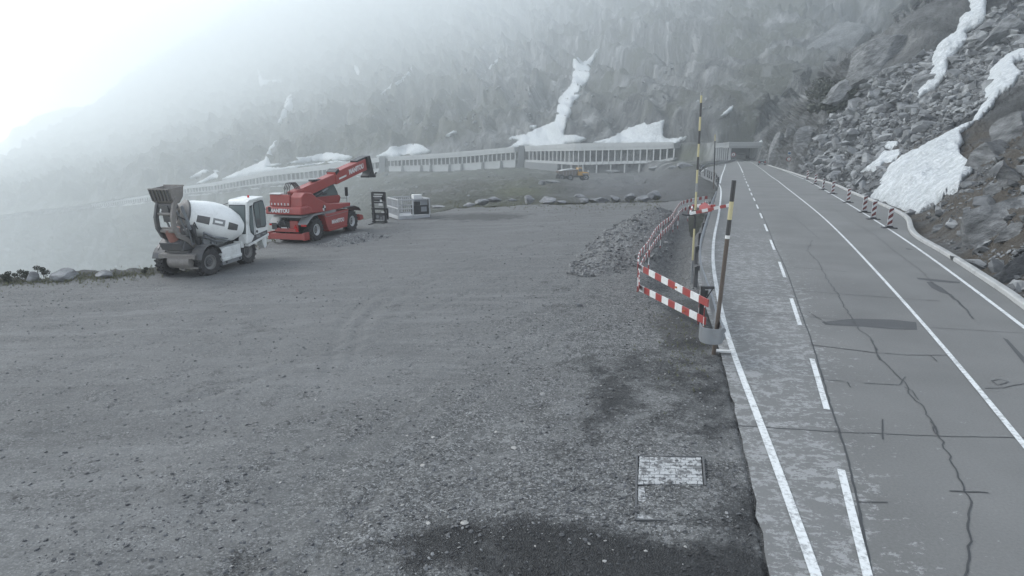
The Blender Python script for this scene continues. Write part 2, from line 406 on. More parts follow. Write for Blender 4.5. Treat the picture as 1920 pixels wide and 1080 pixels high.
keep = (over[:-1, :-1] < 9) & (inroad[:-1, :-1] < 3.5)
me = bpy.data.meshes.new('ground'); me.from_pydata(np.stack([GX, GY, z], -1).reshape(-1, 3).tolist(), [], gq[keep].reshape(-1, 4).tolist())
me.polygons.foreach_set('use_smooth', [True]*len(me.polygons))
def blob(cx, cy, sx, sy, p=2): return np.exp(-(np.abs((GPX-cx)/sx)**p + np.abs((GPY-cy)/sy)**p))
damp = np.clip(1.0*blob(1330,1075,150,75) + .8*blob(1120,1060,130,45) + .6*blob(1390,960,60,60) + .7*blob(1000,1000,90,28) + .6*blob(860,1000,60,30) + .9*blob(980,1040,190,60) + .55*blob(1230,690,170,75) + .55*blob(1340,800,70,120) + .4*blob(1180,760,70,40) + .45*blob(1090,800,90,60) + .5*blob(800,990,60,35) + .35*blob(560,1040,190,70), 0, 1)
loose = np.clip(.5*blob(1200,620,190,160) + .55*blob(1180,960,330,150) + .3*blob(760,960,330,150) + .2*blob(900,780,160,80) + .8*np.exp(-(trd/1.5)**2), 0, 1)
grass = np.clip(1.1*np.exp(-(emb/1.1)**2) + .9*sstep(-1.6, .2, over)*(GPX < 540) + .8*blob(900,392,120,9) + .5*blob(1300,640,60,60) + .7*blob(1290,600,70,50) + .35*blob(1050,560,150,70) + .3*blob(120,580,200,30) + .9*sstep(0,1,over), 0, 1)
track = np.clip(blob(600,560,260,120) + .8*blob(900,450,260,50) + .5*blob(250,650,330,110), 0, 1)
for n_, a_ in (('damp', damp), ('loose', loose), ('grass', grass), ('track', track)): setattr_f(me, n_, a_)
GRO = bpy.data.objects.new('ground', me); COL.objects.link(GRO); tag(GRO, kind='structure')
GBVH = BVHTree.FromPolygons(np.stack([GX, GY, z], -1).reshape(-1, 3).tolist(), gq[keep].reshape(-1, 4).tolist())
def gz(x, y):
    h = GBVH.ray_cast(Vector((x, y, 30)), Vector((0, 0, -1))); return h[0].z if h[0] is not None else lotz(x, y)
def gsnap(px, py):
    h = GBVH.ray_cast(Vector((0, 0, CH)), Vector(ray(px, py)).normalized())
    return h[0] if h[0] is not None else on_lot(px, py)
def gravel_mat(name, use_attr=True):
    m, nt, bs = newmat(name); co = objco(nt)
    n1 = noisen(nt, co, .22, 5, .6); n2 = noisen(nt, co, 1.3, 6, .65); n3 = noisen(nt, co, 9, 5, .7)
    v1 = nd(nt, 'TexVoronoi', Vector=co, Scale=44.0); v2 = nd(nt, 'TexVoronoi', Vector=co, Scale=13.0)
    g1 = nd(nt, 'SeparateColor', Color=v1.outputs['Color']).outputs[0]; g2 = nd(nt, 'SeparateColor', Color=v2.outputs['Color']).outputs[0]
    lo = attr(nt, 'loose') if use_attr else None
    lf = smap(nt, mathn(nt, 'MULTIPLY_ADD', lo, .55, n2) if lo else mathn(nt, 'ADD', n2, .3), .46, .8)
    fine_c = ramp(nt, mathn(nt, 'MULTIPLY_ADD', n3, .5, mathn(nt, 'MULTIPLY', n1, .5)), [(.3, (0.0856,0.0873,0.0869)), (.55, (0.1213,0.1237,0.1231)), (.75, (0.1541,0.1572,0.1565))])
    peb = ramp(nt, g1, [(.0, (0.0190,0.0194,0.0193)), (.4, (0.0772,0.0787,0.0783)), (.8, (0.1714,0.1749,0.1740)), (1.0, (0.3907,0.3986,0.3967))])
    st1 = noisen(nt, objco(nt, (.12,.8,1), (0,0,R(-12))), 1.5, 6, .7); st2 = noisen(nt, objco(nt, (.35,1.1,1), (0,0,R(8))), 4.5, 5, .7)
    fine_c = mixc(nt, smap(nt, st1, .42, .66), fine_c, (0.1579,0.1611,0.1603)); fine_c = mixc(nt, mathn(nt, 'MULTIPLY', smap(nt, st2, .56, .7), .55), fine_c, (0.0565,0.0576,0.0573))
    col = mixc(nt, mathn(nt, 'MULTIPLY_ADD', lf, .46, .22), fine_c, peb)
    big = mathn(nt, 'MULTIPLY', smap(nt, g2, .82, .9), mathn(nt, 'MULTIPLY_ADD', lf, .7, .1))
    col = mixc(nt, mathn(nt, 'MULTIPLY', big, .6), col, (0.2512,0.2563,0.2550))
    v3 = nd(nt, 'TexVoronoi', Vector=co, Scale=7.0); g3 = nd(nt, 'SeparateColor', Color=v3.outputs['Color']).outputs[1]
    dk = mathn(nt, 'MULTIPLY', smap(nt, g3, .86, .9), smap(nt, v3.outputs['Distance'], .34, .2)); col = mixc(nt, mathn(nt, 'MULTIPLY', dk, .7), col, (0.0364,0.0372,0.0370))
    hg = mathn(nt, 'ADD', mathn(nt, 'MULTIPLY', v1.outputs['Distance'], mathn(nt, 'MULTIPLY_ADD', lf, .9, .25)), mathn(nt, 'MULTIPLY', n3, .9))
    if use_attr:
        col = mixc(nt, mathn(nt, 'MULTIPLY', attr(nt, 'track'), .3), col, (0.1473,0.1502,0.1495))
        gr = smap(nt, mathn(nt, 'MULTIPLY_ADD', attr(nt, 'grass'), .8, mathn(nt, 'MULTIPLY', n2, .8)), .6, .95)
        col = mixc(nt, mathn(nt, 'MULTIPLY', gr, .75), col, mixc(nt, n3, (0.0324,0.0330,0.0329), (0.0761,0.0777,0.0773)))
        dm = smap(nt, mathn(nt, 'ADD', attr(nt, 'damp'), mathn(nt, 'ADD', mathn(nt, 'MULTIPLY_ADD', n2, 2.0, -1.0), mathn(nt, 'MULTIPLY_ADD', n1, 1.4, -.7))), .16, .85)
        col = mixc(nt, dm, col, mixc(nt, .86, col, (.009,.0095,.0105)))
        nt.links.new(mathn(nt, 'MULTIPLY_ADD', dm, -.35, .9), bs.inputs['Roughness']); bs.inputs['Specular IOR Level'].default_value = .22
    else: bs.inputs['Roughness'].default_value = .9
    nt.links.new(col, bs.inputs['Base Color']); bump(nt, bs, hg, .8, .022)
    return m
MGRAV = gravel_mat('gravel'); GRO.data.materials.append(MGRAV)
# ================================================================== road
ys = np.concatenate([np.linspace(1.5, 40, 110), np.linspace(40.6, 250, 190)]); nc = 30
rv = []; wl = []
for y in ys:
    a, b = float(xl(y)), float(xk(y)) + .25
    for c in range(nc):
        t = c/(nc-1); x = a + (b-a)*t
        if c == 0 and y < 15: x += .06*mnoise.noise(Vector((0, y*2.3, 0)))
        rv.append((x, y, RZ(y))); wl.append(0)
rf = [(j*nc+i, j*nc+i+1, (j+1)*nc+i+1, (j+1)*nc+i) for j in range(len(ys)-1) for i in range(nc-1)]
me = bpy.data.meshes.new('road'); me.from_pydata(rv, [], rf)
CEN_PX = [(1668,1250),(1634,1080),(1601,907),(1574,810),(1555,752),(1524,647),(1503,589),(1474,506),(1452,459),(1440,427),(1430,404),(1422,387),(1416,374),(1411,364),(1407,355),(1403,347),(1399,338),(1395,327),(1388,313),(1382,303)]
CEN = [on_road(*p) for p in CEN_PX]
cx_ = np.interp([v_[1] for v_ in rv], [p.y for p in CEN], [p.x for p in CEN])
off = np.array([v_[0] for v_ in rv]) - cx_
yy_ = np.array([v_[1] for v_ in rv])
wear = np.where(off < 0, 1.0, np.exp(-off/1.3)*.75 + .18)*sstep(60, 22, yy_)
setattr_f(me, 'wear', wear*(.80 + .0*off)); setattr_f(me, 'leftlane', (off < 0)*1.0)
ROAD = bpy.data.objects.new('road', me); COL.objects.link(ROAD); tag(ROAD, kind='structure')
m, nt, bs = newmat('worn_concrete_road'); co = objco(nt, rot=(0,0,R(18))); cs = objco(nt, (0.6600,0.2772,0.6600), (0,0,R(18)))
cs2 = objco(nt, (.85,1.2,1), (0,0,R(5)))
b1 = noisen(nt, cs2, 3.6, 12, .8, .15); b2 = noisen(nt, co, .35, 4, .5); b3 = noisen(nt, co, 26, 4, .7); b4 = noisen(nt, cs2, 12, 6, .75, .2); b5 = noisen(nt, co, .6, 3, .5)
basec = ramp(nt, mathn(nt, 'ADD', mathn(nt, 'MULTIPLY', b2, .5), mathn(nt, 'MULTIPLY', b3, .5)), [(.3, (.092,.093,.090)), (.7, (.165,.166,.162))])
basec = mixc(nt, mathn(nt, 'MULTIPLY', attr(nt, 'leftlane'), .35), basec, (.15,.153,.153))
bl = smap(nt, mathn(nt, 'ADD', mathn(nt, 'MULTIPLY_ADD', b4, .30, mathn(nt, 'MULTIPLY', b1, .62)), mathn(nt, 'MULTIPLY_ADD', attr(nt, 'wear'), .17, mathn(nt, 'MULTIPLY', b5, .12))), .665, .682)
basec = mixc(nt, mathn(nt, 'MULTIPLY', bl, .7), basec, mixc(nt, b3, (.235,.24,.241), (.34,.346,.347)))
ds = smap(nt, noisen(nt, co, 60, 2, .5), .66, .74)
basec = mixc(nt, mathn(nt, 'MULTIPLY', ds, .35), basec, (0.0330,0.0330,0.0330))
nt.links.new(basec, bs.inputs['Base Color']); bs.inputs['Roughness'].default_value = .72
bump(nt, bs, mathn(nt, 'ADD', b3, mathn(nt, 'MULTIPLY', bl, -.4)), .3, .008); me.materials.append(m)
def dens(pts, step=.6):
    out = [pts[0]]
    for a, b in zip(pts[:-1], pts[1:]):
        n = max(1, int((b-a).length/step)); out += [a.lerp(b, k/n) for k in range(1, n+1)]
    return out
def smooth_path(pts, step=.5):
    out = []
    for i in range(len(pts)-1):
        p0, p1, p2, p3 = pts[max(i-1,0)], pts[i], pts[i+1], pts[min(i+2, len(pts)-1)]
        n = max(1, int((p2-p1).length/step))
        for k in range(n): out.append(mgeo.interpolate_bezier(p1, p1+(p2-p0)/6, p2-(p3-p1)/6, n+1)[k] if False else _cr(p0, p1, p2, p3, k/n))
    out.append(pts[-1]); return out
def _cr(p0, p1, p2, p3, t):
    return .5*((2*p1) + (p2-p0)*t + (2*p0-5*p1+4*p2-p3)*t*t + (3*p1-p0-3*p2+p3)*t**3)
def relax(pts, n=260):
    p = np.array([v_[:] for v_ in pts])
    for _ in range(n): p[1:-1] = .5*p[1:-1] + .25*(p[:-2] + p[2:])
    return [Vector(v_) for v_ in p]
def strip(mb, pts, w, zo, wob=0, seed=0, mi=0):
    pts = dens(pts, .12 if wob else .6); vs = []
    for i, p in enumerate(pts):
        d = pts[min(i+1, len(pts)-1)] - pts[max(i-1, 0)]; d.z = 0
        if d.length < 1e-6: d = Vector((0,1,0))
        n = Vector((d.y, -d.x, 0)).normalized(); ww = w
        if wob:
            o = (mnoise.noise(Vector((p.x*3+seed, p.y*3, 0))) + .8*mnoise.noise(Vector((p.x*9+seed, p.y*9, 3))))*wob; p = p + n*o; ww = w*(.75 + .5*abs(mnoise.noise(Vector((p.x*5, p.y*5, seed)))))
        for s in (-.5, .5):
            q = p + n*ww*s; vs.append((q.x, q.y, RZ(q.y) + zo))
    mb.add(vs, [(2*i, 2*i+1, 2*i+3, 2*i+2) for i in range(len(pts)-1)], mi)
m, nt, bs = newmat('road_paint'); co = objco(nt)
wn = smap(nt, mathn(nt, 'ADD', mathn(nt, 'MULTIPLY', noisen(nt, co, 14, 7, .75), .7), mathn(nt, 'MULTIPLY', noisen(nt, co, 1.5, 3, .6), .3)), .47, .62)
nt.links.new(mixc(nt, mathn(nt, 'MULTIPLY', wn, .85), (.60,.62,.62), (.22,.225,.23)), bs.inputs['Base Color']); bs.inputs['Roughness'].default_value = .6; MPAINT = m
MSEAL = paint('bitumen_seal', (.03,.032,.034), .55, dirt=.35, dirtc=(.09,.09,.09))
MPATCH = paint('asphalt_patch', (.055,.057,.06), .75, dirt=.4, dirtc=(.12,.12,.12), scale=6)
def zz(pts, ox, oy, s): return [(ox + x/s, oy + y/s) for x, y in pts]
z1 = lambda pts: [on_road(*p) for p in zz(pts, 1100, 560, 2.077)]
z5 = lambda pts: [on_road(*p) for p in zz(pts, 1480, 240, 3.0)]
RP = lambda pts: [on_road(*p) for p in pts]
LE1 = RP([(1590,1250),(1535,1080),(1485,960),(1456,868),(1413,762),(1376,668),(1364,636),(1351,576),(1340,520),(1336.5,488),(1339,444),(1347,406),(1351,375),(1352,360),(1350.5,350),(1347,345)])
LE2 = RP([(1350,344),(1353,330),(1358,317),(1361,307)])
SOL = RP([(2150,1120),(2040,985),(1920,837),(1844,728),(1784,663),(1728,598),(1663,533),(1610,473),(1547,410),(1500,372),(1450,334),(1425,315),(1405,302)])
RED = RP([(2120,768),(2010,684),(1920,613),(1900,598),(1797,520),(1747,483),(1680.5,438),(1644,415),(1608,393),(1584,378.6),(1548,357.5),(1500,333),(1460,316),(1440,308)])
mb = MB(); strip(mb, relax(smooth_path(LE1), 25), .125, .012); strip(mb, LE2, .17, .012); strip(mb, smooth_path(RP([(1311,329),(1316,321),(1327,314.5)])), .2, .012); o = mb.build('edge_line', MPAINT, ROAD, recalc=False)
mb = MB(); strip(mb, relax(smooth_path(SOL)), .1, .012); mb.build('solid_lane_line', MPAINT, ROAD, recalc=False)
mb = MB(); strip(mb, relax(smooth_path(RED)), .115, .012); mb.build('edge_line', MPAINT, ROAD, recalc=False)
DASH = [(1604,990),(1535,716),(1491,583),(1466,505),(1448,459),(1436,427),(1427,404.5),(1420,387.5),(1414,374),(1409,364),(1405.5,355.5),(1402.5,348),(1399.5,342),(1397,336),(1395,331),(1394,327)]
dw = [on_road(*p) for p in DASH]
for i, c in enumerate(dw):
    d = ((dw[i+1] if i+1 < len(dw) else dw[i]) - dw[max(i-1, 0)]).normalized(); hl = (1.5, 1.42, 1.5)[min(i, 2)]
    mb = MB(); strip(mb, [c - d*hl, c + d*hl], .105, .012); mb.build('lane_dash', MPAINT, ROAD, recalc=False)
mb = MB(); strip(mb, RP([(1393,324),(1388,313),(1382.5,303)]), .17, .012); mb.build('solid_lane_line', MPAINT, ROAD, recalc=False)
mb = MB(); strip(mb, smooth_path(CEN[1:14]), .035, .006, .015, 2)
for pts in ([(590,495),(985,520),(1390,537),(1703,542)], [(530,45),(760,62),(1330,112),(1703,135)], [(870,180),(1130,212)], [(560,58),(700,66)], [(885,315),(1000,322)]): strip(mb, z1(pts), .022, .006, .02, 1)
for pts in ([(0,780),(330,810)], [(60,915),(300,935),(850,975)], [(700,240+0),(705,241)]): strip(mb, z5(pts), .03, .006, .03, 4)
for a, b in (((1345,452),(1560,462)), ((1353,420),(1480,425)), ((1330,520),(1470,528)), ((1356,393),(1450,396))): strip(mb, RP([a, b]), .03, .006, .02, 5)
mb.build('slab_joint', MSEAL, ROAD, recalc=False)
mb = MB()
main = z5([(130,630),(100,690),(170,760),(210,850),(270,930),(300,985)])[:-1] + z1([(985,0),(1010,40),(1060,115),(1115,165),(1135,225),(1190,280),(1240,325),(1260,370),(1310,420),(1350,490),(1380,545),(1420,630),(1470,735),(1495,810),(1490,900),(1495,970),(1475,1060),(1475,1090)])
strip(mb, main, .027, .008, .05, 7)
strip(mb, z5([(0,490),(60,530),(170,625)]), .03, .008, .06, 8)
for pts in ([(870,180),(1130,212),(1250,220),(1420,222)], [(1080,330),(1220,338),(1240,305)], [(1060,795),(1170,793)], [(1410,748),(1565,758)], [(1150,470),(1153,550)], [(1550,350),(1620,348),(1720,328)], [(865,52),(900,75),(935,97)], [(1015,325),(1028,347)], [(1105,160),(1122,190),(1140,240)], [(1340,222),(1365,245)], [(1575,320),(1600,338),(1645,325),(1610,315),(1575,320)], [(960,515),(985,512),(985,528)], [(1235,345),(1270,360),(1290,395)], [(1340,480),(1362,500),(1360,530),(1346,500)]): strip(mb, z1(pts), .024, .010, .02, 9)
mb.build('crack_seal', MSEAL, ROAD, recalc=False)
mb = MB(); strip(mb, z5([(240,450),(360,530),(480,600),(600,700),(740,800),(790,860),(910,945),(980,1010),(1035,1075)]), .022, .008, .06, 3)
strip(mb, z5([(905,935),(985,1010),(1035,1075)]), .05, .010, .03, 3); mb.build('crack_seal', MSEAL, ROAD, recalc=False)
mb = MB()
for poly in (z1([(915,92),(1035,78),(1190,82),(1283,92),(1287,122),(1180,118),(1050,108),(930,102)]), z5([(715,842),(790,848),(960,866),(958,874),(840,866),(725,852)]), z5([(770,866),(800,866),(860,900),(914,942),(850,925),(800,900)]), z1([(1620,152),(1640,160),(1720,245),(1720,275),(1680,225)])):
    mb.add([(p.x, p.y, RZ(p.y) + .0045) for p in poly], [tuple(range(len(poly)))])
mb.build('asphalt_patch', MPATCH, ROAD, recalc=False)
# kerb: a real concrete upstand along the right edge
prof = [(0, -.3), (0, .12), (.03, .15), (.2, .16), (.25, .13), (.27, -.3)]
kp = smooth_path(KERB, .6); vs = []
for i, p in enumerate(kp):
    d = kp[min(i+1, len(kp)-1)] - kp[max(i-1, 0)]; d.z = 0; n = Vector((d.y, -d.x, 0)).normalized()
    for a, h in prof: q = p + n*a; vs.append((q.x, q.y, RZ(p.y) + h + (.006*mnoise.noise(p*2))))
k = len(prof); fs = [(i*k+j, i*k+j+1, (i+1)*k+j+1, (i+1)*k+j) for i in range(len(kp)-1) for j in range(k-1)]
mb = MB(); mb.add(vs, fs); KB = mb.build('kerb', paint('kerb_concrete', (.36,.365,.36), .85, dirt=.55, dirtc=(.16,.165,.16), scale=1.4), None, smooth=40); tag(KB, kind='structure')
# footing of the left carriageway edge where the rail stands
# ================================================================== vehicles
def tyre_mb(r, w, lug=True, n=28, rim=.55, nl=18, lugh=.035):
    mb = MB(); h = w/2
    mb.lathe([(r*rim, -h*.75), (r*.8, -h), (r*.93, -h*.92), (r, -h*.62), (r, h*.62), (r*.93, h*.92), (r*.8, h), (r*rim, h*.75)], n, (0,0,0), (0,1,0))
    if lug:
        for k in range(nl):
            t = 2*math.pi*k/nl
            for s in (-1, 1):
                tt = t + (math.pi/nl if s > 0 else 0); c = Vector((math.cos(tt)*(r+lugh*.2), s*h*.42, math.sin(tt)*(r+lugh*.2)))
                rot = Matrix.Rotation(-tt, 3, 'Y') @ Matrix.Rotation(s*R(32), 3, 'X')
                mb.box(c, (lugh*2.2, h*1.05, r*.11), rot)
    return mb
def rim_mb(r, w, rim=.55):
    mb = MB(); h = w/2
    for s in (-1, 1):
        mb.lathe([(r*rim*1.02, s*h*.80), (r*rim*.94, s*h*.86), (r*rim*.88, s*h*.55), (r*rim*.68, s*h*.36)], 22, (0,0,0), (0,1,0))
        mb.lathe([(r*rim*.68, s*h*.36), (r*rim*.5, s*h*.30), (r*rim*.42, s*h*.52), (r*rim*.2, s*h*.55), (0.001, s*h*.55)], 22, (0,0,0), (0,1,0), mi=1)
        for k in range(8):
            t = 2*math.pi*k/8; mb.cyl((math.cos(t)*r*rim*.34, s*h*.5, math.sin(t)*r*rim*.34), (math.cos(t)*r*rim*.34, s*h*.6, math.sin(t)*r*rim*.34), .018, n=6)
    return mb
def wheel(parent, x, y, z, r, w, steer=0, lug=True, rimmat=None, rim=.55):
    o = tyre_mb(r, w, lug, rim=rim).build('wheel', MTYRE, parent, smooth=35); o.location = (x, y, z); o.rotation_euler = (0, rnd.random()*3, steer)
    rim_mb(r, w, rim).build('rim', [rimmat or MRIM, MDGR], o, smooth=35); return o
# ------------------------------------------------------------------ self loading concrete mixer
a, b = on_lot(397, 515), on_lot(467, 493); ang = math.atan2(a.y-b.y, a.x-b.x); mid = (a+b)/2
o = Vector((mid.x + math.sin(ang)*1.0, mid.y - math.cos(ang)*1.0, 0)); zs = min(a.z, b.z)
MX = thing('concrete_mixer', 'white self loading concrete mixer truck with its muddy bucket raised, at the lot edge', 'mixer truck', (o.x, o.y, zs - .02), ang)
for x in (1.31, -1.31):
    for y in (-.86, .86): wheel(MX, x, y, .56, .56, .42, R(-9) if x > 0 else 0, True, MRIMD)
mb = MB(); mb.box((-.1, .32, .78), (4.0, .16, .3)); mb.box((-.1, -.32, .78), (4.0, .16, .3))
for x in (-1.31, 1.31): mb.cyl((x, -.7, .56), (x, .7, .56), .13); mb.box((x, 0, .58), (.4, .4, .36))
mb.box((-.2, 0, .8), (1.6, 1.2, .5)); mb.box((1.55, 0, 1.0), (.7, 1.0, .22)); mb.box((1.2, 0, 1.25), (.9, .8, .45))
mb.box((-.75, 0, 1.25), (1.5, .7, .3)); mb.build('chassis', MDGR, MX, bevel=.015)
mb = MB(); mb.prism([(-.74,.58),(.62,.56),(.62,.86),(.5,.98),(-.74,1.02)], .72, 1.05); mb.prism([(-.74,.46),(.62,.44),(.62,.57),(-.74,.59)], .72, 1.09); mb.build('side_panel', MW, MX, bevel=.02)
mb = MB(); mb.prism([(-.74,.30),(.6,.28),(.62,.45),(-.74,.46)], .75, 1.06); mb.build('side_step', MGRY, MX, bevel=.01)
for x in (-.6, .35): mb = MB(); mb.box((x, 1.062, .38), (.1, .02, .09)); mb.build('step_hole', MBLK, MX)
mb = MB(); mb.prism([(-.74,.5),(.62,.5),(.62,.9),(-.74,.95)], -1.05, -.72); mb.build('side_panel', MW, MX, bevel=.02)
for y in (-.86, .86):
    mb = MB(); pr = []
    for k in range(9):
        t = R(160 - k*18); pr.append((1.31 + .70*math.cos(t), .56 + .70*math.sin(t)))
    pr2 = [(x*1, z + .035) for x, z in pr]; mb.prism(pr2 + pr[::-1], y-.26, y+.26); mb.build('mudguard', MDGR, MX, bevel=.01)
mb = MB(); mb.cyl((1.93, -.28, .68), (1.93, .62, .68), .24, n=24); mb.cyl((1.93, -.30, .68), (1.93, -.28, .68), .25, n=24); mb.cyl((1.93, .2, .68), (1.93, .23, .68), .25, n=24); mb.cyl((1.93, .62, .68), (1.93, .66, .68), .25, n=24); mb.build('front_tank', MDIRT, MX, smooth=40)
mb = MB(); mb.box((1.9, .1, .96), (.5, 1.5, .08)); mb.box((2.08, .1, .9), (.1, 1.6, .16)); mb.bar((2.0, .3, .35), (1.6, -.2, .3), .08); mb.bar((1.95,-.2,.45),(1.95,.9,.42),.07); mb.build('front_bumper', MDIRT, MX, bevel=.012)
# loader
for s, y in ((0, -.30), (1, .42)):
    path = [(1.25, y, 1.12), (1.75, y, 1.5), (2.2, y, 1.75), (2.42, y, 2.1), (2.44, y, 2.5), (2.3, y, 2.9), (2.12, y, 3.2)]
    mb = MB()
    for p, q in zip(path[:-1], path[1:]): mb.bar(p, Vector(q) + (Vector(q)-Vector(p))*.12, .1, .2)
    mb.build('loader_arm', MDGR if s == 0 else MDIRT, MX, bevel=.02)
mb = MB(); mb.cyl((2.36, -.32, 2.62), (2.36, .44, 2.62), .06); mb.build('arm_crossbar', MDIRT, MX, smooth=40)
mb = MB(); mb.cyl((2.3, -.32, 1.95), (2.3, .44, 1.95), .08); mb.box((2.2,.06,2.0),(.12,.7,.16)); mb.build('arm_crossbar', MDIRT, MX, smooth=40)
for y in (.62, .36, -.3):
    c = MB(); c.cyl((1.3, y, 1.15), (1.75, y, 1.95), .07, n=14); c.build('hydraulic_cylinder', MBLK if y > .5 else MGRY, MX, smooth=40)
    c = MB(); c.cyl((1.75, y, 1.95), (2.1, y, 2.72), .04, n=12); c.build('piston_rod', MGALV, MX, smooth=40)
mb = MB(); mb.bar((1.55, .5, 1.3), (1.75, .52, 2.25), .06, .16); mb.bar((1.75,.52,2.25),(2.0,.52,2.9),.06,.12); mb.build('tilt_link', MGALV, MX, bevel=.01)
outer = [(1.62,3.66),(1.72,3.25),(1.95,3.02),(2.2,3.0),(2.36,3.12),(2.5,3.58)]
inner = [(2.45,3.58),(2.31,3.17),(2.18,3.06),(1.98,3.07),(1.77,3.28),(1.67,3.66)]
mb = MB(); mb.prism(outer + inner, -.44, .42)
for y in (-.44, .39): mb.prism(outer[::1], y, y + .03)
mb.box((2.5, 0, 3.58), (.06, .9, .05)); mb.box((1.64, 0, 3.67), (.05, .9, .06)); mb.build('bucket', MDIRT, MX, bevel=.012)
mb = MB()
for k in range(6): mb.bar((2.54, -.38 + k*.15, 3.56), (2.40, -.37 + k*.148, 3.12), .055, .05)
mb.build('bucket_rib', MDGR, MX, bevel=.01)
mb = MB(); mb.box((2.18, .05, 2.92), (.3, .7, .2)); mb.prism([(2.05,2.95),(2.38,2.95),(2.3,2.3),(2.1,2.3)], -.1, .2); mb.build('bucket_bracket', MDGR, MX, bevel=.015)
mb = MB(); mb.cyl((2.1, .05, 2.02), (2.0, .05, 1.45), .3, .2, n=20); mb.build('chute', MRUST, MX, smooth=40)
mb = MB(); mb.prism([(1.2,1.1),(2.1,1.15),(2.25,1.45),(1.9,1.7),(1.3,1.65)], -.5, .42); mb.box((1.2, 0, 1.7), (.25, .7, .7)); mb.bar((2.05,-.75,1.1),(2.1,-.4,1.5),.03); mb.bar((2.1,.42,1.12),(1.85,.42,1.7),.09); mb.build('loader_frame', MDGR, MX, bevel=.015)
mb = MB(); mb.tube([(1.2,.5,1.9),(1.5,.62,2.2),(1.7,.6,1.9),(1.6,.55,1.4)], .025); mb.tube([(1.3,.4,1.8),(1.7,.45,2.3),(2.1,.42,2.5)], .022); mb.build('hydraulic_hose', MBLK, MX, smooth=60)
# drum
da, db = Vector((1.0, -.52, 2.42)), Vector((-1.0, .82, 1.66)); dax = (db-da).normalized(); L = (db-da).length
def dp(s): return da + dax*s
mb = MB(); mb.lathe([(.62,.26),(.66,.3),(.74,.55),(.82,.95),(.855,1.3),(.845,1.65),(.76,2.02),(.58,2.4),(.34,2.66),(.1,2.76),(0.001,2.77)], 48, da, dax); DRUM = mb.build('drum', MDRUM, MX, smooth=22)
mb = MB(); mb.lathe([(.28,.12),(.40,-.04),(.45,-.02),(.5,.05),(.56,.16),(.63,.265)], 40, da, dax); mb.build('drum_mouth', MDIRT, DRUM, smooth=50)
mb = MB(); mb.lathe([(.56,.15),(.70,.2),(.70,.27),(.63,.30)], 40, da, dax); mb.build('drum_ring', MDGR, DRUM, smooth=30)
q = dax.to_track_quat('Z', 'Y').to_matrix()
def drum_patch(s0, s1, w0, w1, name, mat, out=.004):
    prof = [(.62,.26),(.66,.3),(.74,.55),(.82,.95),(.855,1.3),(.845,1.65),(.76,2.02),(.58,2.4),(.34,2.66)]
    rs = lambda s: float(np.interp(s, [p[1] for p in prof], [p[0] for p in prof]))
    # angle measured from the visible side (+Y) upwards
    vs = []; ns = 14; nw = 6
    for i in range(ns+1):
        s = s0 + (s1-s0)*i/ns
        for j in range(nw+1):
            w_ = R(w0 + (w1-w0)*j/nw); yv = Vector((0,1,0)); yv = (yv - dax*yv.dot(dax)).normalized(); zv = yv.cross(dax)
            if zv.z < 0: zv = -zv
            vs.append(dp(s) + (yv*math.cos(w_) + zv*math.sin(w_))*(rs(s)/math.cos(math.pi/48)*1.0 + out))
    mb = MB(); mb.add(vs, [(i*(nw+1)+j, i*(nw+1)+j+1, (i+1)*(nw+1)+j+1, (i+1)*(nw+1)+j) for i in range(ns) for j in range(nw)])
    return mb.build(name, mat, DRUM, smooth=60)
drum_patch(.52, 1.0, -20, 2, 'drum_label', MDGR); drum_patch(1.12, 1.62, -16, 2, 'drum_label', MGRY); drum_patch(1.2, 1.52, -10, -4, 'drum_label', MDRUM, .008); drum_patch(1.78, 2.25, -22, 0, 'drum_label', MDGR)
mb = MB(); mb.tube([(1.05,.66,1.72),(.6,.78,1.46),(-.1,.86,1.32),(-.6,.88,1.36),(-1.1,.86,1.6)], .05, 10); mb.tube([(1.0,.6,1.55),(.4,.72,1.28),(-.3,.78,1.2),(-.9,.78,1.3)], .05, 10)
for p, q_ in (((.5,.76,1.43),(.45,.55,1.0)), ((-.4,.84,1.35),(-.4,.55,1.0)), ((1.0,.64,1.7),(1.0,.45,1.1)), ((-1.05,.84,1.55),(-1.05,.5,1.05))): mb.bar(p, q_, .05)
mb.build('drum_rail', MGALV, MX, smooth=40)
mb = MB(); mb.prism([(1.05,1.5),(.95,1.12),(.55,.98),(-.35,1.04),(-.8,1.3),(-.2,1.26),(.5,1.32)], .5, .56); mb.prism([(1.05,1.5),(.95,1.12),(.55,.98),(-.35,1.04),(-.8,1.3),(-.2,1.26),(.5,1.32)], -.56, -.5); mb.cyl((.55,.56,1.22),(.55,.66,1.22),.07); mb.box((.1,.57,1.14),(.2,.04,.1)); mb.build('drum_cradle', MGRY, MX, bevel=.01)
mb = MB(); mb.box((-1.0,.35,1.35),(.5,.6,.5)); mb.cyl((-1.62,0,1.6),(-1.75,0,1.56),.3); mb.box((-1.1,.7,1.12),(.35,.3,.28)); mb.tube([(-.7,.6,1.5),(-1.0,.75,1.62),(-1.2,.7,1.3)],.03); mb.build('drive_unit', MBLK, MX, bevel=.02)
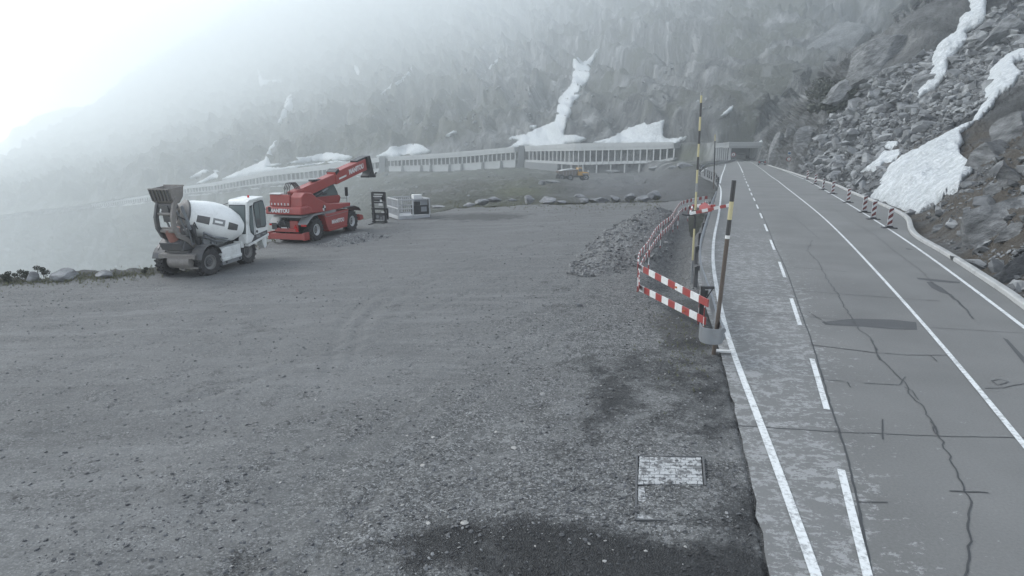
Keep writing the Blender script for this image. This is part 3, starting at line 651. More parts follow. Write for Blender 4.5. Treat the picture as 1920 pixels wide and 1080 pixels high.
# cab
cabp = [(-2.86,1.22),(-2.92,1.5),(-2.86,2.4),(-2.74,2.82),(-2.6,2.9),(-1.62,2.84),(-1.42,2.74),(-1.24,1.35),(-1.16,.98),(-1.28,.92),(-2.0,1.08)]
mb = MB(); mb.prism(cabp, .34, 1.26); CAB = mb.build('cab', MW, MX, bevel=.05); CAB.location.x = .24
mb = MB(); mb.prism([(-2.74,2.78),(-2.66,2.92),(-1.6,2.86),(-1.44,2.76)], .30, 1.30); mb.build('cab_roof', MW, CAB, bevel=.03)
def fpane(t0, t1, y0, y1, o_):  # on the sloping front face
    A, B = Vector((-1.42,0,2.74)), Vector((-1.24,0,1.35)); n = Vector((B.z-A.z, 0, -(B.x-A.x))).normalized()
    if n.x < 0: n = -n
    return [A.lerp(B, t0) + n*o_ + Vector((0,y0,0)), A.lerp(B, t0) + n*o_ + Vector((0,y1,0)), A.lerp(B, t1) + n*o_ + Vector((0,y1,0)), A.lerp(B, t1) + n*o_ + Vector((0,y0,0))]
def plate(pts, n, th, name, mat, parent):
    n = Vector(n); mb = MB(); k = len(pts); pts = [Vector(p) for p in pts]
    mb.add([p for p in pts] + [p + n*th for p in pts], [tuple(range(k)), tuple(range(2*k-1, k-1, -1))] + [(i, (i+1) % k, k+(i+1) % k, k+i) for i in range(k)]); return mb.build(name, mat, parent)
fr_ = plate(fpane(.07, .98, .40, 1.19, .002), (.99,0,.13), .012, 'window_frame', MBLK, CAB)
plate(fpane(.10, .95, .43, 1.16, .016), (.99,0,.13), .006, 'windscreen', MGLASS, fr_)
wp = [(-2.76,1.62),(-2.78,2.35),(-2.66,2.72),(-2.5,2.76),(-1.93,2.7),(-1.87,2.6),(-1.93,1.62),(-2.02,1.54),(-2.66,1.52)]
mb = MB(); mb.prism(wp, 1.262, 1.275); dwf = mb.build('door_window', MBLK, CAB)
sh = lambda pr, f: [((x - sum(p[0] for p in pr)/len(pr))*f + sum(p[0] for p in pr)/len(pr), (z_ - sum(p[1] for p in pr)/len(pr))*f + sum(p[1] for p in pr)/len(pr)) for x, z_ in pr]
mb = MB(); mb.prism(sh(wp, .91), 1.276, 1.282); mb.build('pane', MGLASS, dwf)
mb = MB(); mb.box((-2.3, 1.286, 2.12), (.03, .012, 1.05)); mb.box((-2.12,1.284,1.8),(.26,.006,.34)); mb.build('sliding_bar', MDGR, dwf)
wp2 = [(-1.78,2.6),(-1.6,2.58),(-1.46,1.75),(-1.5,1.42),(-1.76,1.22)]
mb = MB(); mb.prism(wp2, 1.262, 1.275); qf = mb.build('quarter_window', MBLK, CAB)
mb = MB(); mb.prism(sh(wp2, .87), 1.276, 1.282); mb.build('pane', MGLASS, qf)
mb = MB(); mb.prism([(-2.8,1.36),(-2.8,1.16),(-1.5,.98),(-1.78,1.26)], 1.262, 1.27); lb = mb.build('door_label', MDGR, CAB)
mb = MB(); mb.box((-2.05,1.272,1.19),(.3,.006,.12)); mb.build('label_mark', MGRY, lb)
mb = MB(); mb.box((-2.55,1.272,1.23),(.3,.006,.06)); mb.build('label_mark', MGRY, lb)
mb = MB(); mb.cyl((-1.98,1.26,1.4),(-1.98,1.29,1.4),.06); mb.bar((-1.84,1.275,2.62),(-1.84,1.275,1.1),.012); mb.build('door_lock', MBLK, CAB)
mb = MB(); mb.cyl((-2.2,.85,2.88),(-2.2,.85,3.0),.05,.04,n=12); mb.build('beacon_lamp', MLENS, CAB, smooth=40)
mb = MB(); mb.bar((-1.45,.38,2.72),(-1.35,.1,2.62),.025); mb.box((-1.35,.06,2.5),(.05,.14,.26)); mb.build('mirror', MBLK, CAB, bevel=.01)
mb = MB(); mb.bar((-2.8,1.24,2.3),(-2.9,1.4,2.35),.025); mb.box((-2.9,1.42,2.3),(.05,.12,.22)); mb.build('mirror', MBLK, CAB, bevel=.01)
mb = MB(); mb.prism([(-2.9,1.2),(-1.28,.92),(-1.28,.82),(-2.9,1.08)], .36, 1.28); mb.prism([(-2.95,1.1),(-2.6,1.05),(-2.62,.75),(-2.75,.5),(-2.95,.6)], .8, 1.1); mb.prism([(-1.0,1.1),(-1.25,1.02),(-1.2,.78),(-1.02,.8)],.7,1.08); mb.build('cab_step', MW, MX, bevel=.02).location.x = .24
mb = MB(); mb.prism([(-1.3,1.5),(-2.6,1.5),(-2.6,.95),(-1.3,.95)], -1.0, .25); mb.build('engine_cover', MW, MX, bevel=.06)
# ------------------------------------------------------------------ rotating telescopic handler
a, b = on_lot(597, 451), on_lot(663, 433); ang = math.atan2(b.y-a.y, b.x-a.x); mid = (a+b)/2
o = Vector((mid.x - math.sin(ang)*1.15, mid.y + math.cos(ang)*1.15, 0))
TH = thing('telescopic_handler', 'red rotating telescopic handler with raised boom and grey fenders, parked behind the mixer', 'telehandler', (o.x, o.y, min(a.z, b.z) - .02), ang)
for x in (1.98, -1.98):
    for y in (-.92, .92): wheel(TH, x, y, .63, .63, .46, 0, True, MRIM, .5)
mb = MB(); mb.box((0,0,.85),(5.2,.9,.5)); mb.box((0,0,1.2),(4.4,1.2,.3)); mb.box((1.2,0,.9),(1.2,1.4,.5))
for x in (-1.98,1.98): mb.cyl((x,-.8,.63),(x,.8,.63),.16); mb.box((x,0,.63),(.5,.5,.45))
mb.box((-2.6,.1,.85),(.5,1.3,.6)); mb.build('chassis', MBLK, TH, bevel=.02)
for s in (-1, 1):
    mb = MB(); mb.prism([(-1.22,1.34),(1.55,1.42),(1.28,.52),(-.86,.5)], s*1.14, s*.72); sp = mb.build('side_panel', MRED, TH, bevel=.02)
    mb = MB(); mb.prism([(-.84,.5),(1.27,.52),(1.22,.40),(-.8,.38)], s*1.17, s*.72); mb.build('side_sill', MRED, sp, bevel=.01)
    mb = MB(); mb.bar((-.9,s*1.15,1.22),(1.4,s*1.15,1.3),.02); mb.build('panel_trim', MGRY, sp)
lettering('lettering', 'MANITOU', .30, MWB, TH, (.25, -1.146, .86), (R(90), 0, 0), .014)
for s in (-1, 1):
    mb = MB(); pr = [(-3.0,1.02),(-2.62,1.28),(-2.3,1.42),(-1.3,1.46),(-1.0,1.2)]; mb.prism([(x, z_+.05) for x, z_ in pr] + pr[::-1], s*1.18, s*.6); mb.prism([(-3.02,1.0),(-2.6,1.28),(-2.5,1.1),(-2.8,.98)], s*1.0, s*.6); mb.build('fender', MGRY, TH, bevel=.015)
    mb = MB(); pr = [(1.1,1.5),(2.2,1.5),(2.75,1.36),(3.0,1.16)]; mb.prism([(x, z_+.06) for x, z_ in pr] + pr[::-1], s*1.18, s*.3); mb.build('fender', MDGR, TH, bevel=.015)
mb = MB(); mb.box((-2.95,.1,.36),(.28,2.1,.32)); mb.box((-2.86,-.98,.38),(.5,.12,.42)); mb.box((-2.86,1.18,.38),(.5,.12,.42)); mb.box((-2.85,-.3,.95),(.1,.5,.5)); mb.box((-2.85,.2,.7),(.3,1.3,.2)); mb.build('rear_bumper', MRED, TH, bevel=.02)
mb = MB(); mb.prism([(-.62,.62),(-.22,.62),(-.42,1.0)], -2.98, -2.94, 'x'); mb.build('warning_triangle', MLENS, TH)
for y in (-.95, 1.0): mb = MB(); mb.box((-2.98,y,.98),(.05,.3,.1)); mb.build('tail_light', MLENS, TH)
mb = MB(); mb.tube([(-2.95,.4,.6),(-3.0,.5,.9),(-2.9,.7,1.15)],.03); mb.tube([(-2.95,-.05,.6),(-3.02,.1,1.0),(-2.9,.3,1.25)],.03); mb.box((-2.95,.85,.9),(.12,.3,.35)); mb.build('coupling_hose', MBLK, TH)
mb = MB(); mb.box((-2.96,.25,.78),(.05,.5,.12)); mb.build('number_plate', MWB, TH)
mb = MB(); mb.lathe([(1.05,1.36),(1.05,1.52),(.9,1.56)], 32); mb.box((-2.4,0,1.44),(1.2,1.7,.1)); mb.build('slew_ring', MGRY, TH, smooth=40)
side = [(-3.15,1.55),(.35,1.5),(2.0,1.52),(2.05,1.75),(.6,1.82),(-.6,1.95),(-1.5,2.3),(-2.1,2.66),(-2.75,2.72),(-3.1,2.5)]
TUR = MB(); TUR.prism(side, -1.02, -.34); TUR.prism([(-3.15,1.55),(-.4,1.5),(-.4,1.9),(-2.1,2.3),(-3.1,2.3)], -.34, .95); tur = TUR.build('turret', MRED, TH, bevel=.04)
mb = MB(); mb.prism([(-3.35,1.58),(-2.55,1.55),(-2.2,1.6),(-2.3,1.9),(-2.6,2.03),(-3.3,1.98)], -1.1, 1.1); mb.build('counterweight', MRED, tur, bevel=.08)
mb = MB(); mb.box((-3.13,.25,2.32),(.12,1.2,.62)); mb.build('engine_cover', MRED, tur, bevel=.04)
for k in range(6): mb = MB(); mb.box((-3.2,-.25+k*.2,2.12),(.02,.05,.12)); mb.build('rear_lamp', MWB, tur)
mb = MB(); mb.box((-3.0,.5,2.66),(.5,.7,.06)); mb.build('cover_lid', MWB, tur, bevel=.02)
lettering('lettering', 'MANITOU', .26, MWB, tur, (-3.36, .2, 1.78), (R(90), 0, R(-90)), .012)
mb = MB()
for s0 in (0, 2): mb.add([(-.95, -1.025, 1.72)] + [(-.95 + .17*math.cos(R(s0*90 + k*15)), -1.025, 1.72 + .17*math.sin(R(s0*90 + k*15))) for k in range(7)], [tuple(range(8))])
mb.build('round_badge', MWB, tur)
mb = MB()
for s0 in (1, 3): mb.add([(-.95, -1.025, 1.72)] + [(-.95 + .17*math.cos(R(s0*90 + k*15)), -1.025, 1.72 + .17*math.sin(R(s0*90 + k*15))) for k in range(7)], [tuple(range(8))])
mb.build('round_badge', MBLK, tur)
# boom
p0, p1 = Vector((-2.35, -.05, 2.50)), Vector((6.35, -.05, 4.02)); bd = (p1-p0).normalized(); bn = Vector((-bd.z, 0, bd.x))
def bp(s, h=0, y=-.05): q_ = p0 + bd*s + bn*h; return (q_.x, y, q_.z)
mb = MB(); mb.bar(bp(0), bp(4.6), .5, .56); mb.bar(bp(-.1,-.05), bp(.7,-.1), .62, .6); mb.build('boom_section', MRED, TH, bevel=.03)
mb = MB(); mb.bar(bp(4.1,.0), bp(8.1,.0), .58, .74); mb.build('boom_section', MRED, TH, bevel=.035)
mb = MB(); mb.bar(bp(4.15,.3), bp(4.55,.42), .66, .2); mb.build('boom_fitting', MBLK, TH, bevel=.02)
mb = MB(); mb.box(bp(2.3,.32),(.9,.3,.1)); mb.build('boom_fitting', MBLK, TH, bevel=.02)
mb = MB(); mb.bar(bp(7.0,.41),bp(8.2,.44),.5,.12); mb.build('boom_fitting', MBLK, TH, bevel=.02)
mb = MB(); mb.box((0,0,0),(.9,.012,.1)); o_ = mb.build('boom_stripe', MWB, TH); o_.location = bp(4.9,-.1,-.345); o_.rotation_euler = (0,-math.atan2(bd.z,bd.x),0)
el = math.atan2(bd.z, bd.x)
lettering('lettering', 'MANITOU', .42, MWB, TH, bp(6.7, .0, -.346), (R(90), -el, 0), .02)
hd = [(x_-.45, z_) for x_, z_ in [(6.15,4.40),(6.62,4.46),(6.78,4.1),(7.1,3.25),(7.2,3.12),(7.15,3.0),(6.3,3.02),(6.28,3.14),(6.55,3.3),(6.6,3.6)]]
mb = MB(); mb.prism(hd, -.36, .26); mb.cyl((6.7,-.3,3.12),(7.05,-.3,3.3),.06); mb.box((6.67,0,3.1),(.25,.8,.2)); mb.build('boom_head', MBLK, TH, bevel=.03)
mb = MB(); mb.tube([(6.65,.1,4.0),(7.05,.1,3.8),(7.17,.1,3.5),(6.95,.1,3.2)],.03); mb.build('head_hose', MGALV, TH, smooth=60)
mb = MB(); mb.cyl((-1.7,-.2,2.05),(.2,-.2,2.5),.11,n=16); mb.build('lift_cylinder', MBLK, TH, smooth=40)
mb = MB(); mb.cyl((.2,-.2,2.5),(.9,-.2,2.68),.06,n=14); mb.build('piston_rod', MGALV, TH, smooth=40)
mb = MB()
for k in range(4):
    y = -.25 + k*.1; mb.tube([(-2.95,y,2.6),(-3.0,y,2.95),(-2.8,y,3.2),(-2.4,y,3.22),(-2.1,y,3.0),(-1.95,y,2.8)], .028, 8)
mb.build('hydraulic_hose', MBLK, TH, smooth=60)
cp = [(.0,1.5),(2.7,1.5),(3.0,1.95),(2.86,2.25),(2.35,2.98),(.9,3.02),(.35,2.9),(.15,2.2)]
mb = MB(); mb.prism(cp, .28, 1.12); cb = mb.build('cab', MBLK, TH, bevel=.04)
for y0, y1 in ((.262,.275), (1.125,1.14)):
    mb = MB(); mb.prism([(.28,2.15),(2.84,2.1),(2.8,2.3),(2.3,2.92),(.95,2.95),(.45,2.85)], y0, y1); mb.build('side_window', MGLASS, cb)
mb = MB(); mb.prism([(-.05,1.48),(2.72,1.48),(3.04,1.95),(2.9,2.12),(.1,2.2)], .20, .26); mb.prism([(-.05,1.48),(2.72,1.48),(3.04,1.95),(2.9,2.12),(.1,2.2)], 1.14, 1.18); mb.build('cab_panel', MRED, cb, bevel=.01)
mb = MB(); mb.box((1.3,.5,2.3),(.5,.5,.1)); mb.build('seat', MBLK, cb)
mb = MB(); mb.bar((3.25,-.1,1.5),(3.25,-.1,2.55),.03); mb.bar((3.0,.5,1.9),(3.25,-.1,1.9),.03); mb.box((3.25,-.1,2.3),(.06,.2,.55)); mb.build('mirror', MBLK, cb, bevel=.01)
mb = MB(); mb.prism([(2.9,.95),(3.35,.85),(3.45,.6),(3.0,.55)], -1.1, -.85); mb.prism([(2.9,.95),(3.35,.85),(3.45,.6),(3.0,.55)], .85, 1.1); mb.box((3.0,0,.7),(.3,1.8,.3)); mb.build('front_bumper', MRED, TH, bevel=.02)
# ------------------------------------------------------------------ fork attachment
p = on_lot(712, 418); FK = thing('fork_attachment', 'black fork carriage with winch frame standing beside the grey work cage', 'fork attachment', (p.x, p.y, gz(p.x, p.y)), R(-14))
mb = MB()
for x in (-.48, .38): mb.bar((x,.1,.0),(x,.1,2.05),.13,.16)
mb.bar((-.5,.1,2.02),(.42,.1,2.02),.14,.12); mb.bar((-.5,.1,1.35),(.42,.1,1.35),.1,.1); mb.bar((-.55,.0,.95),(.62,.0,.95),.12,.12); mb.bar((-.55,0,.62),(.62,0,.62),.1,.12); mb.bar((.62,0,.3),(.62,0,1.0),.08,.1); mb.bar((-.5,-.1,.1),(.6,-.1,.1),.12,.1)
mb.box((-.05,.15,1.65),(.6,.3,.4)); mb.build('carriage_frame', MBLK, FK, bevel=.015)
mb = MB()
for k in range(9): mb.bar((-.28+k*.105,0,.98),(-.28+k*.105,0,1.22+.22*(k > 5)),.025)
mb.build('backrest_bar', MGRY, FK)
for x in (-.32, .48):
    mb = MB(); mb.bar((x,-.08,.02),(x,-.08,1.0),.14,.05); mb.bar((x,-.08,.04),(x+.05,-1.05,.02),.12,.05); mb.build('fork', MBLK, FK, bevel=.01)
mb = MB(); mb.cyl((-.3,.05,1.62),(.2,.05,1.62),.13,n=16); mb.build('winch_drum', MDGR, FK, smooth=40)
mb = MB(); mb.box((-.05,-.03,1.78),(.62,.04,.05)); mb.build('data_plate', MWB, FK); mb = MB(); mb.box((.2,-.06,1.5),(.14,.03,.14)); mb.build('data_plate', MWB, FK)
mb = MB(); mb.box((.16,-.06,1.25),(.28,.03,.16)); mb.build('data_plate', MWB, FK)
mb = MB(); mb.box((.32,-.1,.74),(.2,.03,.1)); mb.build('data_plate', MWB, FK)
mb = MB(); mb.box((.06,.12,.42),(1.0,.3,.4)); mb.build('mount_box', MDGR, FK, bevel=.02)
mb = MB(); mb.cyl((-.12,-.06,.42),(-.12,-.02,.42),.11,n=16); mb.box((.14,-.04,.3),(.12,.03,.24)); mb.box((.36,-.04,.34),(.2,.03,.3)); mb.build('mount_fitting', MGRY, FK)
# ------------------------------------------------------------------ work platform cage
c0, c1, c2 = on_lot(731, 402), on_lot(748, 412), on_lot(806, 407)
ux = (c2-c1); LX = ux.length; ang = math.atan2(ux.y, ux.x); ly = (c0-c1); LY = abs(-math.sin(ang)*ly.x + math.cos(ang)*ly.y); LY = min(max(LY, 1.3), 2.4)
CG = thing('work_platform', 'grey steel work cage with mesh sides and a black control console', 'work platform', (c1.x, c1.y, gz(c1.x, c1.y)), ang)
HC = 1.38
mb = MB(); mb.box((LX/2, LY/2, .17), (LX, LY, .06)); mb.box((LX/2, 0.0, .14), (LX, .06, .26)); mb.box((LX/2, LY, .14), (LX, .06, .26)); mb.box((0, LY/2, .14), (.06, LY-.07, .255)); mb.box((LX, LY/2, .14), (.06, LY-.07, .255)); mb.build('platform_floor', MCAGE, CG, bevel=.01)
mb = MB()
for x in (0, LX*.46, LX):
    for y in (0, LY): mb.bar((x, y, .27), (x, y, HC), .085)
for y in (0, LY):
    for h in (HC, .75): mb.bar((0, y, h), (LX*.46 if y == 0 and h < 1 else LX, y, h), .075)
for x in (0, LX):
    for h in (HC, .78): mb.bar((x, 0.03, h), (x, LY-.03, h), .08)
mb.bar((0, LY*.5, .27), (0, LY*.5, HC), .05); mb.build('guard_rail', MCAGE, CG, bevel=.006)
mb = MB()
for k in range(1, 9): mb.bar((0, LY*k/9, .28), (0, LY*k/9, HC-.03), .055)
for k in range(1, 15): mb.bar((LX*k/15, LY, .28), (LX*k/15, LY, HC-.03), .04); 
for k in range(1, 8): mb.bar((LX, LY*k/8, .28), (LX, LY*k/8, HC-.03), .025)
mb.build('cage_bar', MCAGE, CG)
mb = MB(); mb.box((LX*.72, .28, .62), (LX*.5, .42, .66)); mb.box((LX*.62, .25, 1.05), (LX*.2, .3, .3)); mb.bar((LX*.97,.1,.3),(LX*.97,.1,1.35),.06); mb.build('control_console', MBLK, CG, bevel=.02)
mb = MB(); mb.box((LX*.63, .25, 1.55), (.62, .5, .3)); mb.build('console_cover', MWB, CG, bevel=.03)
mb = MB(); mb.box((LX*.63, .25, 1.31), (.5, .4, .18)); mb.box((LX*.82, .05, .66), (.42, .02, .34)); mb.prism([(LX*.74,.8),(LX*.95,.8),(LX*.95,1.3),(LX*.74,1.33)], .1, .12); mb.bar((LX*.72,.1,1.42),(LX*.98,.1,1.34),.05); mb.build('console_panel', MGALV, CG)
# ------------------------------------------------------------------ articulated dumper far off
h_, _n = hit(1075, 338); DPp = h_
sc_ = 61/(F/DPp.y*math.cos(PT))/8.2
DU = thing('dumper_truck', 'yellow articulated dump truck with a loaded grey bed far off below the gallery', 'dump truck', (DPp.x, DPp.y, DPp.z - .1), R(14))
DU.scale = (sc_,)*3
for x in (-3.35, -1.2, 2.75):
    for y in (-1.0, 1.0): wheel(DU, x, y, .78, .78, .6, 0, True, MRIM if x > 2 else MGRY, .5)
mb = MB(); mb.box((-.2,0,.95),(6.4,.9,.35)); mb.build('chassis', MBLK, DU, bevel=.03)
mb = MB(); mb.prism([(-4.1,2.0),(-3.2,1.25),(.3,1.2),(.75,2.5),(.6,2.75),(-.2,2.55),(-4.2,2.35)], -1.25, 1.25); mb.build('dump_bed', paint('bed_steel', (.15,.12,.10), .7, dirt=.5), DU, bevel=.05)
mb = MB()
for k in range(5): mb.bar((-3.0+k*.75,-1.27,1.35),(-3.0+k*.75,-1.27,2.3),.1)
mb.build('bed_rib', MGRY, DU)
mb = MB(); mb.prism([(-3.9,2.3),(-2.8,2.62),(-1.5,2.8),(-.2,2.85),(.5,2.6)], -1.0, 1.0); mb.build('earth_load', MCONC, DU, bevel=.12)
mb = MB(); mb.prism([(.9,1.2),(2.1,1.2),(2.1,2.2),(1.9,3.05),(1.0,3.05),(.9,2.2)], -.75, .75); cb = mb.build('cab', MORG, DU, bevel=.06)
mb = MB(); mb.prism([(1.02,2.15),(1.98,2.15),(1.82,2.92),(1.06,2.92)], -.765, .765); mb.build('side_window', MGLASS, cb)
mb = MB(); mb.prism([(2.1,1.1),(3.7,1.1),(3.75,1.6),(3.5,1.95),(2.1,2.15)], -.8, .8); mb.build('hood', MORG, DU, bevel=.08)
for y in (-1.35, .8): mb = MB(); mb.prism([(1.9,1.55),(2.1,1.75),(3.3,1.75),(3.6,1.45),(3.62,1.38),(1.88,1.48)], y, y+.55); mb.build('mudguard', MGRY, DU, bevel=.03)
mb = MB(); mb.cyl((.95,-.6,2.4),(.95,-.6,4.3),.09,n=12); mb.build('exhaust_pipe', MWB, DU, smooth=40)
mb = MB(); mb.box((3.4,-1.0,2.25),(.3,.2,.35)); mb.box((3.75,0,1.0),(.2,1.6,.3)); mb.build('mirror', MWB, DU, bevel=.02)
# ------------------------------------------------------------------ car driving off to the tunnel
cpos = on_road(1428, 309.3); CA = thing('car', 'dark car driving away up the road towards the tunnel', 'car', cpos, R(-19))
body = [(-2.05,.3),(-2.1,.62),(-2.0,.92),(-1.75,1.0),(-1.35,1.42),(.2,1.46),(.95,1.0),(1.85,.88),(2.1,.6),(2.05,.3)]
mb = MB(); mb.prism([(y_, z_) for y_, z_ in body], -.88, .88, 'x')
cbm = mb.build('body', paint('car_paint', (.018,.019,.022), .25, .3, dirt=.2), CA, bevel=.09)
# profile runs along x after the turn: nose towards +Y
mb = MB(); mb.box((0,-1.62,1.2),(1.35,.03,.34),Matrix.Rotation(R(-42),3,'X')); mb.build('rear_window', MGLASS, CA, bevel=.01)
mb = MB(); mb.prism([(-1.3,1.05),(-1.05,1.36),(.15,1.38),(.75,1.03)], -.89, .89, 'x'); mb.build('side_window', MGLASS, CA)
for s in (-1, 1):
    mb = MB(); mb.box((s*.68,-2.06,.82),(.34,.12,.18)); mb.build('tail_light', MLENS, CA, bevel=.02)
mb = MB(); mb.box((0,-2.11,.68),(.5,.02,.11)); mb.build('number_plate', MWB, CA)
mb = MB(); mb.box((0,-2.04,.42),(1.74,.16,.22)); mb.build('bumper', MGRY, CA, bevel=.03)
for x in (-.78, .78):
    for y in (-1.3, 1.35):
        w_ = wheel(CA, x, y, .33, .33, .22, R(90), False)
# outlines of the snow patches
zA = lambda p: zz(p, 1600, 100, 3.6); zB = lambda p: zz(p, 1300, 0, 3.097); zC = lambda p: zz(p, 840, 60, 3.84); zD = lambda p: zz(p, 340, 230, 4.8); zE = lambda p: zz(p, 700, 240, 6.4); zF = lambda p: zz(p, 160, 80, 2.4)
SNOW = [
    (zA([(125,970),(250,760),(305,705),(340,685),(540,580),(730,480),(820,450),(880,350),(915,290),(912,230),(925,160),(940,100),(1020,20),(1080,-20),(1180,-50),(1300,-70),(1300,40),(1152,45),(1080,75),(1110,110),(1150,150),(1090,210),(1080,240),(960,320),(955,360),(860,450),(720,560),(750,600),(715,650),(720,690),(820,785),(790,820),(730,880),(720,920),(660,965),(630,960),(560,1030),(460,1085),(420,1090),(300,1050),(180,1000)]), 'largest snow field, a wide tongue reaching down to the kerb', 5, .55, {'sm': 8}),
    (zB([(1600,-40),(1705,-40),(1700,60),(1705,110),(1660,150),(1580,195),(1600,225),(1540,300),(1520,330),(1480,370),(1480,430),(1405,520),(1310,570),(1297,545),(1340,480),(1395,400),(1395,340),(1410,290),(1440,240),(1500,195),(1545,170),(1560,110),(1575,80),(1620,50)]), 'steep snow strip high on the boulder slope at right', 5, .6, {}),
    (zA([(240,592),(300,590),(310,625),(260,640),(212,645)]), 'tiny snow scrap above the ragged patch left of the largest snow field', 3, .25, {}),
    (zA([(40,815),(80,770),(180,700),(200,660),(320,645),(325,690),(270,740),(215,742),(180,765),(160,785),(80,800)]), 'ragged small snow patch touching the left side of the largest snow field', 3.5, .3, {}),
    (zC([(425,835),(520,775),(435,770),(460,750),(560,735),(650,690),(770,640),(790,520),(800,470),(840,430),(890,370),(905,260),(900,190),(930,180),(975,215),(1020,190),(1060,130),(1095,105),(1050,200),(1030,240),(1020,330),(985,380),(930,440),(955,450),(900,510),(880,600),(850,650),(835,740),(910,740),(1000,765),(950,785),(850,800),(840,815),(610,828),(600,815),(520,822)]), 'tall snow gully above the gallery, fading upward into the fog', 4, 1.2, {}),
    (zC([(1045,790),(1160,765),(1300,690),(1415,650),(1430,670),(1560,630),(1550,690),(1545,740),(1570,760),(1620,765),(1725,750),(1650,805),(1160,807),(1090,802)]), 'triangular snow bank on the roof of the nearest gallery stretch', 4, 1.2, {}),
    (zD([(360,508),(480,450),(630,390),(750,330),(770,270),(790,230),(835,170),(855,155),(845,195),(800,260),(785,340),(800,370),(890,365),(800,392),(755,402),(900,402),(1150,370),(1350,345),(1480,345),(1100,392),(900,424),(700,455),(500,495)]), 'long snow bank with a thin upward tongue on the far gallery', 4, 1.5, {}),
    (zD([(950,362),(1060,332),(1028,312),(1150,303),(1320,265),(1440,280),(1540,303),(1490,330),(1360,338),(1100,360)]), 'snow bank behind the telehandler boom', 4, 1.5, {}),
    (zE([(30,335),(130,290),(200,230),(280,205),(290,230),(380,195),(480,185),(590,205),(680,270),(620,298),(430,327),(180,358),(120,338)]), 'rounded snow patch right of the boom tip above the gallery', 4, 1.4, {}),
    (zD([(60,497),(120,465),(200,420),(240,430),(180,475),(90,500)]), 'leftmost snow streak above the far gallery', 3, 1.0, {}),
    (zD([(135,543),(300,450),(280,430),(320,420),(320,460),(345,490),(260,512),(180,542)]), 'small snow cone between the leftmost streak and the long bank', 3, 1.0, {}),
    (zF([(865,362),(880,320),(905,250),(925,230),(930,280),(900,325),(878,360)]), 'narrow snow sliver high on the slope left of the boom', 3.5, 1.4, {}),
    (zF([(1327,230),(1380,185),(1415,170),(1470,105),(1468,130),(1400,182),(1350,222)]), 'thin diagonal snow streak above the rounded patch', 3.5, 1.2, {}),
    (zF([(1618,416),(1655,396),(1672,398),(1640,414)]), 'short snow dash above the middle gallery', 2.5, .9, {}),
    (zF([(773,113),(785,135),(795,165),(880,168),(882,178),(822,180),(795,200),(783,190)]), 'faint forked snow mark high in the fog', 3, 1.2, {}),
    (zF([(1798,132),(1830,95),(1868,62),(1850,95),(1812,130)]), 'faint thin snow streak left of the tall gully', 3, 1.0, {}),
    (zF([(1210,100),(1225,110),(1238,138),(1222,140),(1212,120)]), 'faint round snow spot high in the fog', 3, 1.0, {}),
    (zB([(155,675),(190,640),(232,608),(228,640),(182,668)]), 'snow sliver on the rocks above the tunnel mouth', 3, .9, {}),
    ([(1416,276.5),(1421,268),(1428,262),(1430,266),(1425,269),(1421,276.5)], 'small snow scrap on the right of the tunnel roof', 2, .6, {}),
    (zF([(2000,372),(2030,370),(2030,380),(2004,380)]), 'snow crumb left of the tall gully foot', 2, .6, {}),
]
def inpoly(x, y, poly):
    c = False; j = len(poly)-1
    for i in range(len(poly)):
        if (poly[i][1] > y) != (poly[j][1] > y) and x < (poly[j][0]-poly[i][0])*(y-poly[i][1])/(poly[j][1]-poly[i][1]) + poly[i][0]: c = not c
        j = i
    return c
def insnow(x, y): return any(inpoly(x, y, a_[0]) for a_ in SNOW)
